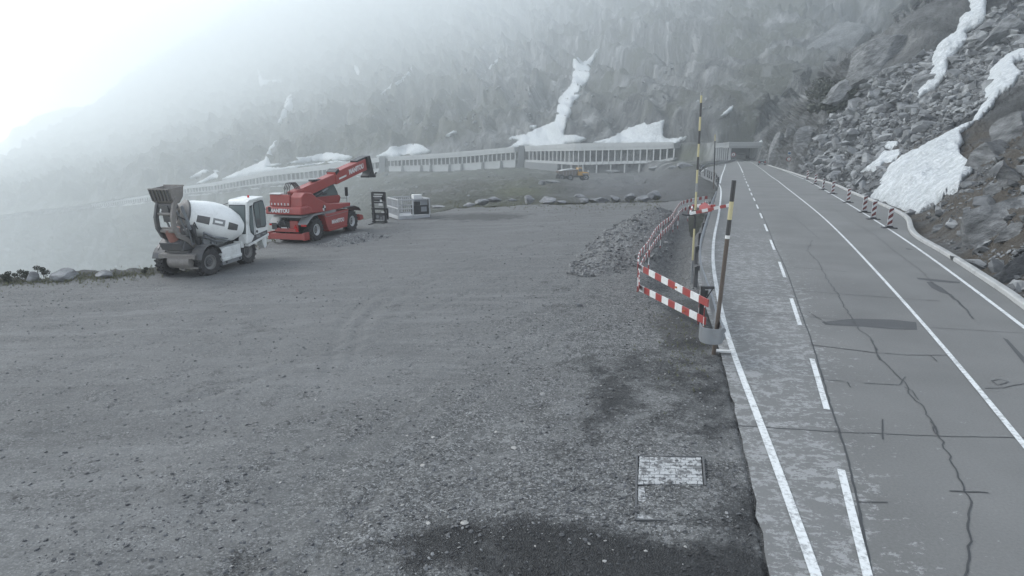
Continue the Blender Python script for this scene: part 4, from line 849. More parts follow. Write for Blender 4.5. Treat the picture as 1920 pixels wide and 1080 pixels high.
# ================================================================== avalanche gallery and tunnel mouth
def gal_node(px): 
    d = float(ip(px, GD)) - 11; return d
def gallery(px0, px1, name, label, nodes, fas, win, ledge, spacing, parts_cap=100, lower=None, colw=.42):
    """fas/win/ledge are shares of the height top..bottom"""
    pts = []
    for px in nodes:
        d = gal_node(px); t = on_y(px, float(ip(px, GTOP)), d); b = on_y(px, float(ip(px, GBOT)) + 3, d); pts.append((Vector((t.x, t.y, 0)), t.z, b.z))
    root = thing(name, label, 'gallery', (pts[0][0].x, pts[0][0].y, pts[0][2]), 0, 'avalanche galleries on the mountain flank')
    org = Vector(root.location)
    def seg(lo, hi, front, back, nm, mat, extra=0.0, bev=0):
        mb = MB(); vs = []
        for i, (p, zt, zb) in enumerate(pts):
            q0 = pts[max(i-1, 0)][0]; q1 = pts[min(i+1, len(pts)-1)][0]; d = (q1-q0).normalized(); n = Vector((-d.y, d.x, 0))
            if n.y < 0: n = -n
            h = zt - zb
            for off, f in ((front, hi), (back, hi), (back, lo), (front, lo)):
                q_ = p + n*off; vs.append((q_.x-org.x, q_.y-org.y, zb + h*(1-f) - org.z + (extra if off == back and f == lo else 0)))
        k = 4; fs = [(i*k+j, i*k+(j+1) % k, (i+1)*k+(j+1) % k, (i+1)*k+j) for i in range(len(pts)-1) for j in range(4)] + [(0,1,2,3), tuple(len(vs)-4+j for j in range(4))]
        mb.add(vs, fs); return mb.build(nm, mat, root)
    seg(fas, 0.0, -.5, 10, 'roof', MCONC); seg(fas*.45, -.035, -.75, -.5, 'roof_edge', MCONC)
    seg(win, fas, 7.6, 8.0, 'back_wall', MDGR); seg(ledge, win, -.25, 8.0, 'floor_slab', MCONC)  # back wall coloured dark, the shade inside the bays put into its colour
    if lower is None: seg(1.06, ledge, .0, .8, 'retaining_wall', MCONC)
    # columns at an even spacing in metres
    acc = [0]
    for (p, _, _), (q_, _, _) in zip(pts[:-1], pts[1:]): acc.append(acc[-1] + (q_-p).length)
    s = 0.0; first = None; nn = 0
    def at(s):
        i = max(0, min(len(pts)-2, int(np.searchsorted(acc, s) - 1))); f = (s-acc[i])/(acc[i+1]-acc[i])
        return pts[i][0].lerp(pts[i+1][0], f), pts[i][1]*(1-f)+pts[i+1][1]*f, pts[i][2]*(1-f)+pts[i+1][2]*f, (pts[i+1][0]-pts[i][0]).normalized()
    stuffmb = MB(); num = int(acc[-1]/spacing); per = []
    for k in range(num+1):
        p, zt, zb, d = at(min(k*spacing, acc[-1])); h = zt-zb; per.append((p, zt, zb, d, h))
    for k, (p, zt, zb, d, h) in enumerate(per):
        mb = stuffmb if num > parts_cap else MB()
        mb.bar((p.x-org.x, p.y-org.y, zb+h*(1-win)-org.z), (p.x-org.x, p.y-org.y, zb+h*(1-fas)-org.z), colw, .55, up=(d.x, d.y, 0))
        if num <= parts_cap: mb.build('column', MCOLc, root)
    if num > parts_cap: o = stuffmb.build('column', MCOLc, root); o['kind'] = 'stuff'
    return root, pts, org, at, acc, seg
MCOLc = paint('concrete_pale', (.42,.43,.43), .85, dirt=.35, dirtc=(.22,.225,.23), scale=.4)
g1, p1_, o1, at1, acc1, seg1 = gallery(1265, 985, 'avalanche_gallery', 'grey concrete avalanche gallery on tall pillars, nearest stretch beside the tunnel mouth', [1265,1235,1160,1080,1030,986], .2, .57, .66, 3.6, lower=True)
# parapet boxes and lower hall of the nearest stretch
for k in range(2, 26):
    s = k*3.6 + 7
    if s + 2.8 > acc1[-1]*.63: break
    p, zt, zb, d = at1(s); h = zt - zb; e = p + d*2.6; n = Vector((-d.y, d.x, 0)); n = -n if n.y > 0 else n
    mb = MB(); mb.bar((p.x-o1.x+n.x*.35, p.y-o1.y+n.y*.35, zb+h*.385-o1.z), (e.x-o1.x+n.x*.35, e.y-o1.y+n.y*.35, zb+h*.385-o1.z), .3, h*.09); mb.build('parapet', MCOLc, g1)
for k in range(0, 10):
    s = 10 + k*8.2
    if s > acc1[-1]*.68: break
    p, zt, zb, d = at1(s); h = zt - zb
    mb = MB(); mb.bar((p.x-o1.x, p.y-o1.y, zb-1.2-o1.z), (p.x-o1.x, p.y-o1.y, zb+h*.33-o1.z), .6, .6, up=(d.x, d.y, 0)); mb.build('lower_column', MCOLc, g1)
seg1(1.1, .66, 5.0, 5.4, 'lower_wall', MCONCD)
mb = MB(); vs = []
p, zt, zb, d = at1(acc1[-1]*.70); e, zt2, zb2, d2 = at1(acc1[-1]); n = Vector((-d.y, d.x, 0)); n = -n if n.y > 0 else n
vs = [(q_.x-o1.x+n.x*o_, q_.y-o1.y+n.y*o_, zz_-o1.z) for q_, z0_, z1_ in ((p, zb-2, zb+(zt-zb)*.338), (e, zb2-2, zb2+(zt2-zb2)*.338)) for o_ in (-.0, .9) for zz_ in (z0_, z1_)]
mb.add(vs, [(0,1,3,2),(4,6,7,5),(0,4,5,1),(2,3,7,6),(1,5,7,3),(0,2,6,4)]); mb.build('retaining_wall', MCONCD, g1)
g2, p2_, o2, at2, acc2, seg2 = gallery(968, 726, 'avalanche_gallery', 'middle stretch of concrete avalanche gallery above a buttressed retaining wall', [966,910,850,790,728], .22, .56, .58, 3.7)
for k, px in enumerate((940, 905, 866, 843, 808, 790, 755)):
    d = gal_node(px) - .9; b = on_y(px, float(ip(px, GBOT)) + 4, d); t = on_y(px, float(ip(px, GBOT))*.62 + float(ip(px, GTOP))*.38, d)
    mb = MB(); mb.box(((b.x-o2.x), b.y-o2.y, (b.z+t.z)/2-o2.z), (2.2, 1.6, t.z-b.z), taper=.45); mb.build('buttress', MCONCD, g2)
g3, p3_, o3, at3, acc3, seg3 = gallery(700, 172, 'avalanche_gallery', 'far stretch of concrete avalanche gallery descending into the fog at left', [712,660,600,550,500,450,400,345,280,220,172], .24, .62, .68, 6.5, colw=1.1)
def abutment(px, wpx, label, top_extra, bot_extra):
    d = gal_node(px) - 1.5; t = on_y(px, float(ip(px, GTOP)) - top_extra, d); b = on_y(px, float(ip(px, GBOT)) + bot_extra, d); w_ = wpx*d/F; h = t.z - b.z
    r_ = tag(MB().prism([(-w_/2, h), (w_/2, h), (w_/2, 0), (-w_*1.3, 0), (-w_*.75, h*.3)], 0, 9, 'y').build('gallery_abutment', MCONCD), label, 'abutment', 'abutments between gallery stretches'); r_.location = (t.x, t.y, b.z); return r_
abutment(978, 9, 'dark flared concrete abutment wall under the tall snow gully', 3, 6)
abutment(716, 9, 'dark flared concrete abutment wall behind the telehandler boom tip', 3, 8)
# tunnel mouth
yq = 236.0; PL = on_y(1371, 277, yq); zr = RZ(yq)
TP = thing('tunnel_portal', 'concrete tunnel mouth with flat roof and slatted side wing at the road end', 'tunnel portal', (PL.x, PL.y, zr), R(-8))
S_ = yq/F
Wd = 45*S_*1.04; Hh = (299.5-277)*S_*1.04
mb = MB(); mb.box((Wd/2+1.0, 6, Hh+.9), (Wd+4.0, 14, 1.8)); mb.build('roof_slab', MCONC, TP, bevel=.05)
mb = MB(); mb.box((Wd/2+1.0, -1.25, Hh+1.2), (Wd+4.6, .5, .9)); mb.box((Wd/2+1.0, -1.35, Hh+2.0), (Wd+5.0, .7, .35)); mb.build('roof_edge', MCOLc, TP, bevel=.04)
mb = MB(); mb.box((Wd+1.3, 6, Hh/2), (2.6, 13.5, Hh)); mb.build('side_wall', MCONC, TP, bevel=.04)
mb = MB(); mb.box((-.2, 0, Hh/2), (.5, .8, Hh)); mb.build('corner_pillar', MCOLc, TP)
mb = MB(); mb.box((Wd/2, 13.2, Hh/2), (Wd+3, .4, Hh+.2)); mb.build('tunnel_shade_wall', paint('tunnel_shade', (.03,.031,.033), .95, dirt=.3), TP)  # near-black sheet closing the bore, the tunnel's inner darkness put into its colour
mb = MB(); mb.box((Wd*.55, 12.9, Hh*.22), (Wd*.62, .15, Hh*.44)); mb.build('inner_lining', MCONC, TP)
wing = Vector((-4.8, 3.2, 0))
mb = MB(); mb.bar((-.4,-.6,Hh+1.2), (wing.x-.3, wing.y-.4, Hh+.75), .6, 1.5); mb.bar((-.4,-.75,Hh+2.0), (wing.x-.3, wing.y-.5, Hh+1.5), .8, .35); mb.build('wing_roof', MCONC, TP)
for k in range(7):
    q_ = wing*((k+.6)/7.2); mb = MB(); mb.box((q_.x-.2, q_.y, Hh/2), (.28, .5, Hh)); mb.build('wing_column', MCOLc, TP)
mb = MB(); mb.bar((-.4, 3.5, Hh/2), (wing.x-.2, wing.y+3, Hh/2), .2, Hh); mb.build('wing_wall', MCONCD, TP)
# signs
def disc_sign(parent, x, y, z, r, ring=True):
    mb = MB(); mb.cyl((x, y, z), (x, y+.02, z), r, n=28); d_ = mb.build('sign_disc', MREDB, parent)
    mb = MB(); mb.cyl((x, y-.004, z), (x, y-.001, z), r*.72, n=28); mb.build('disc_face', MWB, d_); return d_
SG = thing('round_sign', 'white round road sign with red ring inside the left of the tunnel mouth', 'road sign', (PL.x + .9, PL.y - .4, zr), R(-8))
mb = MB(); mb.bar((0,.06,0),(0,.06,3.2),.08); mb.build('sign_post', MGALV, SG); disc_sign(SG, 0, 0, 2.35, .85)
mb = MB(); mb.box((-.05,-.012,2.3),(.28,.01,.7)); mb.build('sign_symbol', MBLK, SG)
sp_ = on_road(1477, 318.5); sy = sp_.y
SG2 = thing('road_sign', 'post with a blue square sign over a round red ringed sign before the rock face', 'road sign', sp_, R(-10))
k_s = sy/F
mb = MB(); mb.cyl((0,.04,-.3),(0,.04,32*k_s),.05,n=10); mb.build('sign_post', MGALV, SG2); disc_sign(SG2, 0, 0, 19.5*k_s, 4.3*k_s)
mb = MB(); mb.box((0,0,30.5*k_s),(5.4*k_s,.03,6*k_s)); sq = mb.build('square_plate', MWB, SG2)
mb = MB(); mb.box((0,-.018,30.0*k_s),(4.2*k_s,.005,3.4*k_s)); mb.build('plate_field', paint('sign_blue', (.03,.12,.25), .4, dirt=.2), sq)
# ================================================================== marker panels along the right edge line
BE = [(1667,427.5,'nearest'),(1637,411,'second nearest'),(1620,398.5,'third from the near end'),(1590,380,'fourth from the near end'),(1561,363.5,'fifth from the near end'),(1543,356,'sixth from the near end, thinnest looking'),(1528.5,345.5,'second farthest'),(1513.5,336.5,'farthest')]
proto = None; MSTRD = paint('stripe_dark_red', (.13,.025,.025), .5, dirt=.3)
for i, (px, py, w_) in enumerate(BE):
    pos = on_road(px, py)
    if proto is None:
        proto = thing('hazard_marker', '', 'marker panel', pos, R(-14), 'striped marker panels along the road edge')
        mb = MB(); mb.prism([(-.38,0),(.38,0),(.34,.05),(-.34,.05)], -.2, .2); mb.prism([(-.2,.05),(.2,.05),(.12,.13),(-.12,.13)], -.12, .12); mb.build('rubber_foot', MBLK, proto, bevel=.01)
        mb = MB(); mb.box((0,0,.62),(.25,.03,1.0)); pn = mb.build('panel', MWB, proto, bevel=.008)
        mb = MB(); x0, x1 = -.115, .115
        for c in (.2, .56, .92):
            pts = [(x0, c-.11), (x1, c+.09), (x1, c+.29), (x0, c+.09)]
            pts = [(x, min(max(z_, .14), 1.1)) for x, z_ in pts]
            mb.add([(x, -.0165, z_) for x, z_ in pts], [(0,1,2,3)])
        mb.build('red_stripe', MSTRD, pn, recalc=False); o_ = proto
    else: o_ = copy_tree(proto); o_.location = pos
    o_.rotation_euler = (0, 0, R(-14 + rnd.uniform(-5, 5)) if i != 5 else R(25)); o_['label'] = 'red and white striped marker panel, ' + w_ + ' of the row'
# ================================================================== snow poles
def snow_pole(base, top, r, bands, label, col0=None):
    base = Vector(base); top = Vector(top); d = top - base; L = d.length
    root = thing('snow_pole', label, 'snow pole', base, 0, 'striped snow poles')
    for f0, f1, mt, rr_ in bands:
        mb = MB(); mb.cyl(d*f0, d*f1, r*rr_, r*rr_*.97, n=14); mb.build('pole_band', mt, root, smooth=40)
    return root
b_ = on_z(1338, 664, 0); t_ = on_y(1376.5, 338, b_.y - .05); f = lambda py: (664-py)/(664-338)
SP1 = snow_pole((b_.x, b_.y, gz(b_.x, b_.y) - .05), t_, .047, [(0, f(441), MBROWN, 1), (f(441), f(435), MWB, 1.06), (f(435), f(407), MBLK, 1.02), (f(407), f(375), MYEL, 1.02), (f(375), 1, MBLK, 1.02)], 'black and yellow snow pole leaning in front, beside the rounded guardrail end')
b2_ = on_z(1297, 528, 0); t2_ = on_y(1315.5, 172, b2_.y); f = lambda py: (528-py)/(528-172); bands = []
edges = [528, 462, 425, 404, 385, 363, 340, 325, 302, 278, 258, 235, 213, 190, 172]; seq = [MGRY, MYEL, MYEL, MBLK, MYEL, MGRY, MYEL, MYEL, MBLK, MYEL, MBLK, MYEL, MBLK, MYEL]
seq = [MBROWN, MYEL, MYEL, MBLK, MYEL, MGRY, MYEL, MBLK, MYEL, MBLK, MYEL, MBLK, MYEL, MYEL]
edges = [528, 462, 430, 405, 372, 340, 325, 302, 280, 258, 236, 213, 190, 178, 172]; seq = [MDGR, MYEL, MYEL, MBLK, MYEL, MYEL, MBLK, MYEL, MBLK, MYEL, MBLK, MYEL, MYEL, MGRY]
seq = [MGRY, MYEL, MYEL, MBLK, MYEL, MGRY, MYEL, MBLK, MYEL, MBLK, MYEL, MBLK, MYEL, MGRY]
for e0, e1, mt in zip(edges[:-1], edges[1:], seq): bands.append((f(e0), f(e1), mt, 1))
SP2 = snow_pole((b2_.x, b2_.y, -.5), t2_, .034, bands, 'tall black and yellow snow pole rising from the trench behind the barrier')
b3_ = on_road(1338, 354); t3_ = on_y(1341, 252, b3_.y); f = lambda py: (354-py)/(354-252)
SP3 = snow_pole(b3_, t3_, .055, [(0, f(318), MBROWN, 1), (f(318), f(290), MBLK, 1), (f(290), f(264), MBLK, 1), (f(264), 1, MYEL, 1)], 'slim dark snow pole with pale tip at the far bend of the railing')
# ================================================================== guardrail with rounded end
def wrail(path, h, name, label, post_every, mat=MGALV, face=1):
    pth = smooth_path(path, .4); root = thing(name, label, 'guardrail', (pth[0].x, pth[0].y, RZ(pth[0].y)), 0, 'guardrails along the road'); og = Vector(root.location)
    prof = [(0,-.15),(.05,-.11),(.05,-.05),(.0,-.015),(.0,.015),(.05,.05),(.05,.11),(0,.15),(-.02,.15),(-.02,-.15)]
    vs = []; k = len(prof)
    for i, p in enumerate(pth):
        d = pth[min(i+1, len(pth)-1)] - pth[max(i-1, 0)]; d.z = 0; n = Vector((d.y, -d.x, 0)).normalized()*face
        for a, b in prof: q_ = p + n*a; vs.append((q_.x-og.x, q_.y-og.y, RZ(p.y) + h + b - og.z))
    mb = MB(); mb.add(vs, [(i*k+j, i*k+(j+1) % k, (i+1)*k+(j+1) % k, (i+1)*k+j) for i in range(len(pth)-1) for j in range(k)] + [tuple(range(k)), tuple((len(pth)-1)*k + j for j in range(k))]); mb.build('rail', mat, root, smooth=50)
    acc = 0; last = 0.5
    for a, b in zip(pth[:-1], pth[1:]):
        acc += (b-a).length
        if acc - last > post_every:
            last = acc; d = (b-a).normalized(); n = Vector((d.y, -d.x, 0))*-.12*face; q_ = a + n - og
            mb = MB(); mb.box((q_.x, q_.y, h/2 - .2 + RZ(a.y) - og.z), (.12, .1, h + .5)); mb.box((q_.x - n.x*.5, q_.y - n.y*.5, h + RZ(a.y) - og.z), (.12, .12, .16)); mb.build('post', MDGR, root, bevel=.008)
    return root, pth, og
H1 = .62
gp = [Vector((p.x, p.y, 0)) for p in [on_z(*q_, H1) for q_ in ((1356,627),(1343,597),(1331,556),(1320,524),(1312,496),(1313,458),(1319,434),(1327,408),(1334,383),(1343,361))]]
GR, gpth, gog = wrail(gp, H1, 'guardrail', 'grey steel guardrail with rounded end wrapping the leaning snow pole', 3.6)
e_ = gp[0]; d_ = (gp[0]-gp[1]).normalized(); n_ = Vector((d_.y, -d_.x, 0)); vs = []; cc = e_ - n_*-.0
arc = []
lf = Vector((-d_.y, d_.x, 0)); lf = lf if lf.x < 0 else -lf
for k in range(15):
    t = R(180*k/14); arc.append(e_ + lf*(.24 - .24*math.cos(t)) + d_*(.24*math.sin(t)))
arc = arc + [arc[-1] - d_*.25]
mb = MB(); th = .03; pr = [(-.17),( .17)]
vs = []
for i, p in enumerate(arc):
    dd = (arc[min(i+1, len(arc)-1)] - arc[max(i-1, 0)]).normalized(); nn = Vector((dd.y, -dd.x, 0))
    for a, b in ((0,-.17),(.02,-.17),(.045,-.12),(.045,.12),(.02,.17),(0,.17)): q_ = p - nn*-a - gog; vs.append((q_.x, q_.y, H1 + b - gog.z))
mb.add(vs, [(i*6+j, i*6+(j+1) % 6, (i+1)*6+(j+1) % 6, (i+1)*6+j) for i in range(len(arc)-1) for j in range(6)] + [(0,1,2,3,4,5)]); mb.build('rounded_end', MGALV, GR, smooth=50)
FRp = [Vector((p.x, p.y, 0)) for p in [on_road(*q_, 0) for q_ in ((1346,350),(1341.5,341),(1332,336),(1324,331.5),(1315,329.5),(1311,328.5),(1312.5,324),(1319,317))]]
RL = thing('railing', 'dark low pipe railing curving round the roadside bay', 'railing', (FRp[0].x, FRp[0].y, RZ(FRp[0].y)), 0, 'guardrails along the road'); og = Vector(RL.location)
pth = smooth_path(FRp, 1.0)
for h in (.95, .5):
    mb = MB(); mb.tube([(p.x-og.x, p.y-og.y, RZ(p.y)+h-og.z) for p in pth], .05, 6); mb.build('rail', MDGR, RL, smooth=60)
for p in pth[::3]:
    mb = MB(); mb.bar((p.x-og.x, p.y-og.y, RZ(p.y)-.3-og.z), (p.x-og.x, p.y-og.y, RZ(p.y)+1.0-og.z), .12); mb.build('post', MDGR, RL)
FG = [Vector((p.x, p.y, 0)) for p in [on_road(*q_, .0) for q_ in ((1313,327),(1318,318.5),(1328,313.5),(1343,312),(1358,309),(1380,302))]]
wrail(FG, .75, 'guardrail', 'distant pale guardrail on the outer side of the road bend before the tunnel', 4.0)
# small number plate on the ground at the near pole
p = on_z(1356, 658, .06); pl = tag(MB().box((0,0,0),(.34,.1,.04)).build('marker_plate', MWB, None, bevel=.005), 'small white plate lying at the foot of the leaning snow pole', 'plate'); pl.location = p; pl.rotation_euler = (0,0,R(-8))
# ================================================================== red and white barriers
def striped(root, og, p, q_, h, stripe, mb_mats, first=0, th=.035, n=None):
    mb = MB(); d = q_ - p; L = d.length; n = n or max(2, int(round(L/stripe)))
    for k in range(n):
        a = p + d*(k/n); b = p + d*((k+1)/n); mb.bar(a - og, b - og, th, h, mi=(k + first) % 2)
    return mb
def lp(px, py, h): return on_lot(px, py, h)
NP = [(lp(1196.5,500,.86), lp(1328,569,.86), .86), (lp(1198,539,.36), lp(1323,602,.36), .36)]
BF = thing('barrier_fence', 'red and white striped barrier with two straight boards closing the near end of the trench', 'barrier', (0,0,0), 0, 'striped barriers round the trench')
c_ = (NP[0][0] + NP[0][1])/2; BF.location = (c_.x, c_.y, gz(c_.x, c_.y)); og = Vector(BF.location)
for p, q_, h in NP: striped(BF, og, p, q_, .19, .3, None, 1, n=10).build('striped_board', [MREDB, MWB], BF, bevel=.004)
for px, py, h, nm in ((1317.5,627,.95,0), (1309,608,.95,1)):
    p = on_lot(px, py); mb = MB()
    for k in range(4): mb.cyl((p.x-og.x, p.y-og.y, p.z-og.z + k*h/4 - .02), (p.x-og.x, p.y-og.y, p.z-og.z + (k+1)*h/4 - .02), .014 if nm == 0 else .02, n=8, mi=k % 2)
    mb.build('post', [MREDB, MWB], BF)
mb = MB(); p = on_lot(1315, 612); mb.box((p.x-og.x, p.y-og.y+.1, .6), (.1,.08,1.0)); mb.box((p.x-og.x+.12, p.y-og.y+.1, 1.06), (.34,.09,.07)); mb.bar((p.x-og.x+.26,p.y-og.y+.1,1.04),(p.x-og.x+.08,p.y-og.y+.1,.72),.03); mb.build('board_holder', MBLK, BF, bevel=.008)
mb = MB(); 
for fr_a, (p, q_, h) in ((.62, NP[0]), (.73, NP[1])):
    c_ = p.lerp(q_, fr_a) - og; mb.box((c_.x-.01, c_.y-.035, c_.z), (.1,.02,.05))
mb.build('orange_tag', paint('orange_tag', (.5,.16,.05), .5, dirt=.2), BF)
T1 = [(1196,500),(1199,478),(1215,457),(1230,432),(1244,418.5),(1259,407),(1268,393),(1274,384),(1283,379),(1307,373),(1328,369.8)]
T2 = [(1198,540),(1201,500),(1222,464),(1237,443),(1256,424.5),(1270,405),(1276,397),(1284,392),(1304,387),(1328,380)]
B2 = thing('barrier_fence', 'long red and white striped barrier line curving behind the trench along the stone heap', 'barrier', (0,0,0), 0, 'striped barriers round the trench')
c_ = on_lot(1230, 460); B2.location = (c_.x, c_.y, gz(c_.x, c_.y)); og = Vector(B2.location)
for T, h in ((T1, .95), (T2, .45)):
    w_ = smooth_path([lp(px, py, h) for px, py in T], .1); L = 0; mb = MB(); cur = [w_[0]]; kk = 0
    for a, b in zip(w_[:-1], w_[1:]):
        L += (b-a).length; cur.append(b)
        if L > .33:
            for s, e in zip(cur[:-1], cur[1:]): mb.bar(s - og, e - og + (e-s)*.05, .03, .2, mi=kk % 2)
            kk += 1; L = 0; cur = [b]
    mb.build('striped_rail', [MREDB, MWB], B2)
for px, py in ((1195,547),(1216,500),(1238,462),(1262,428),(1271,420),(1290,403),(1322,396)):
    p = on_lot(px, py); mb = MB(); z0 = gz(p.x, p.y) - .1
    for k in range(4): mb.cyl((p.x-og.x, p.y-og.y, z0-og.z + k*.29), (p.x-og.x, p.y-og.y, z0-og.z + (k+1)*.29), .02, n=8, mi=k % 2)
    mb.build('post', [MREDB, MWB], B2)
# folded triangular warning sign hung on the second pole
yb = b2_.y - .12; Q = lambda px, py, dy=0: on_y(px, py, yb + dy)
FS = thing('folding_sign', 'red and white folding triangle sign strapped flat between the two near snow poles', 'folding sign', Q(1310, 395)); og = Vector(FS.location)
A, B, C = Q(1294,400.5), Q(1373,383.5,-.5), Q(1299,386,.9)
for p, q_, n_, f_ in ((A, B, 7, 1), (C, Q(1341,386.5,.35), 5, 0), (A, C, 4, 1)): striped(FS, og, p, q_, .1, .3, None, f_, .05, n_).build('striped_bar', [MREDB, MWB], FS, bevel=.006)
pts = [Q(1312,398,.1), Q(1335,394,.0), Q(1331,384,.5), Q(1321,379,.75), Q(1311,386,.6)]
mb = MB(); mb.add([p - og for p in pts] + [p - og - Vector((0,0,.04)) for p in pts], [(0,1,2,3,4),(9,8,7,6,5)] + [(i,(i+1) % 5,5+(i+1) % 5,5+i) for i in range(5)]); mb.build('sign_face', MREDB, FS)
mb = MB(); mb.tube([Q(1279,401.5,.1)-og, Q(1287,403.5,.05)-og, Q(1302,402)-og], .03); mb.build('strap', MBLK, FS)
# ================================================================== drain slab in the gravel
pc = [on_lot(*q_, .012) for q_ in ((1199,857),(1314,859),(1318,909),(1196,909))]
SL = thing('paving_slab', 'pale brick patterned drain slab lying flush in the dark gravel', 'paving slab', pc[3]); og = Vector(SL.location)
mb = MB(); a0, a1, b0, b1 = pc[3], pc[2], pc[0], pc[1]; NR = 9; NCc = 6
def bl_(u_, v_): return a0.lerp(a1, u_).lerp(b0.lerp(b1, u_), v_) - og
for r_ in range(NR):
    off_ = 0 if r_ % 2 else -.5/NCc
    for c in range(NCc + 1):
        u0, u1 = max(0, (c/NCc) + off_ + .004), min(1, (c+1)/NCc + off_ - .004)
        if u1 - u0 < .02: continue
        jit = rnd.uniform(-.004, .004); q4 = [bl_(u0, r_/NR + .006), bl_(u1, r_/NR + .006), bl_(u1, (r_+1)/NR - .006), bl_(u0, (r_+1)/NR - .006)]
        up = Vector((0,0,.012 + jit)); mb.add([p_ for p_ in q4] + [p_ + up for p_ in q4], [(4,5,6,7),(0,1,5,4),(1,2,6,5),(2,3,7,6),(3,0,4,7)])
m, nt, bs = newmat('slab_stone'); co = objco(nt); nn = smap(nt, noisen(nt, co, 9, 6, .75), .47, .55)
nt.links.new(mixc(nt, mathn(nt, 'MULTIPLY', nn, .9), (.36,.37,.372), (.10,.102,.103)), bs.inputs['Base Color']); bs.inputs['Roughness'].default_value = .85
mb.build('paving_brick', m, SL)
mb = MB(); pb = [on_lot(*q_, .012) - og for q_ in ((1194,856),(1318,857),(1322,911),(1192,975),(1250,976))]
for p, q_ in ((pb[0], pb[1]), (pb[1], pb[2]), (pb[0], pb[3]), (pb[3], pb[4])): mb.bar(p, q_, .03, .03)
mb.build('edge_frame', MDGR, SL)
mb = MB(); pb = [on_lot(*q_, .014) - og for q_ in ((1197,912),(1208,912),(1212,950),(1222,966),(1240,974),(1195,974))]; mb.add(pb, [tuple(range(6))]); mb.build('exposed_concrete', m, SL)
# ================================================================== stones, heaps and boulders
def rock_mesh(seed, sub=2, flat=(1,1,.7), cuts=9, rough=.06):
    r_ = random.Random(seed); bm = bmesh.new(); bmesh.ops.create_icosphere(bm, subdivisions=sub, radius=1)
    for k in range(cuts):
        n = Vector((r_.gauss(0,1), r_.gauss(0,1), r_.gauss(0,1))).normalized(); d = r_.uniform(.45, .82)
        for v_ in bm.verts:
            t = v_.co.dot(n) - d
            if t > 0: v_.co -= n*t
    for v_ in bm.verts:
        v_.co += v_.co.normalized()*rough*mnoise.fractal(v_.co*1.7 + Vector((seed, 0, 0)), .9, 2.2, 4); v_.co = Vector((v_.co.x*flat[0], v_.co.y*flat[1], v_.co.z*flat[2]))
    me = bpy.data.meshes.new('boulder'); bm.to_mesh(me); bm.free(); return me
def stone_mat(name, lo, hi, sc=3.0, bstr=.5):
    m, nt, bs = newmat(name); co = objco(nt); n1 = noisen(nt, objco(nt, (1,1,2.6), (.4,.2,.3)), sc, 7, .68); n2 = noisen(nt, co, sc*.3, 3, .5)
    oi = nt.nodes.new('ShaderNodeObjectInfo').outputs['Random']
    f_ = mathn(nt, 'MULTIPLY_ADD', n1, .75, mathn(nt, 'MULTIPLY', n2, .3))
    c_ = mixc(nt, smap(nt, f_, .32, .72), lo, hi)
    c_ = mixc(nt, mathn(nt, 'MULTIPLY', smap(nt, noisen(nt, co, sc*2.2, 4, .6), .6, .68), .35), c_, (.06,.06,.05))
    nt.links.new(c_, bs.inputs['Base Color']); bs.inputs['Roughness'].default_value = .88; bump(nt, bs, n1, bstr, .08 if bstr < .9 else .45); return m
MST = stone_mat('granite_boulder', (.10,.105,.11), (.27,.275,.28)); MSTD = stone_mat('dark_slab_rock', (.045,.048,.05), (.235,.242,.246), .9, 1.0)
MSTP = stone_mat('pale_pebble', (.22,.22,.21), (.42,.41,.39), 8)
def boulder(px, py, w_px, h_px, label, on='ground', seed=0, rz=None, depth=.8, mat=None, sub=3, cuts=10, lift=.30, tilt=0, grp='boulders lining the lot edge'):
    p = gsnap(px, py) if on == 'ground' else hit(px, py)[0]
    k = p.y/F/math.cos(PT); sx, sz = w_px*k/2*1.12, h_px*k/2*1.25
    me = rock_mesh(seed + 31, sub, (sx, sx*depth, sz), cuts); 
    for q_ in me.polygons: q_.use_smooth = True
    me.set_sharp_from_angle(angle=R(28))
    me.materials.append(mat or MST); o = bpy.data.objects.new('boulder', me); COL.objects.link(o); o.location = (p.x, p.y, p.z + sz*lift); o.rotation_euler = (0, R(tilt), R(rz if rz is not None else seed*37 % 30 - 15)); o.rotation_mode = 'XYZ'
    return tag(o, label, 'boulder', grp)
boulder(126, 520, 56, 23, 'broad pale boulder on the grassy lot edge left of the mixer', seed=1)
boulder(62, 527, 22, 24, 'upright pointed grey stone left of the broad pale boulder on the lot edge', seed=2, tilt=20)
boulder(194, 520, 34, 17, 'low dark grey stone between the broad pale boulder and the mixer', seed=3)
for i, (px, py, w_, h_, lb) in enumerate([(902,382,30,12,'flat low stone at the left end of the far boulder row'),(925,377,28,12,'flat slab stone left of the angular boulder in the far row'),(992,379,24,16,'angular upright boulder on the grassy hump of the far row'),(1028,378,34,13,'wide rounded boulder right of the angular one in the far row'),(1052,380,18,6,'small flat stone in the gap of the far row'),(1090,369,22,7,'flat pale stone lying behind the far row on the track'),(1096,378,26,8,'low flat stone before the long slab of the far row'),(1125,377,46,12,'long low slab of the far row'),(1152,375,20,11,'square block at the right end of the long slab'),(1180,374,24,15,'large cube shaped boulder starting the cluster at the right of the row'),(1207,375,26,13,'pale boulder in the middle of the right cluster'),(1220,371,14,13,'narrow boulder wedged in the right cluster'),(1231,369,20,16,'tall peaked boulder at the right end of the cluster'),(878,385,24,7,'small tilted stone at the foot of the grass slope'),(820,389,30,6,'long thin stone just right of the work cage'),(960,376,20,6,'thin stone slab on the left flank of the grassy hump')]): boulder(px, py, w_, h_, lb, seed=10+i)
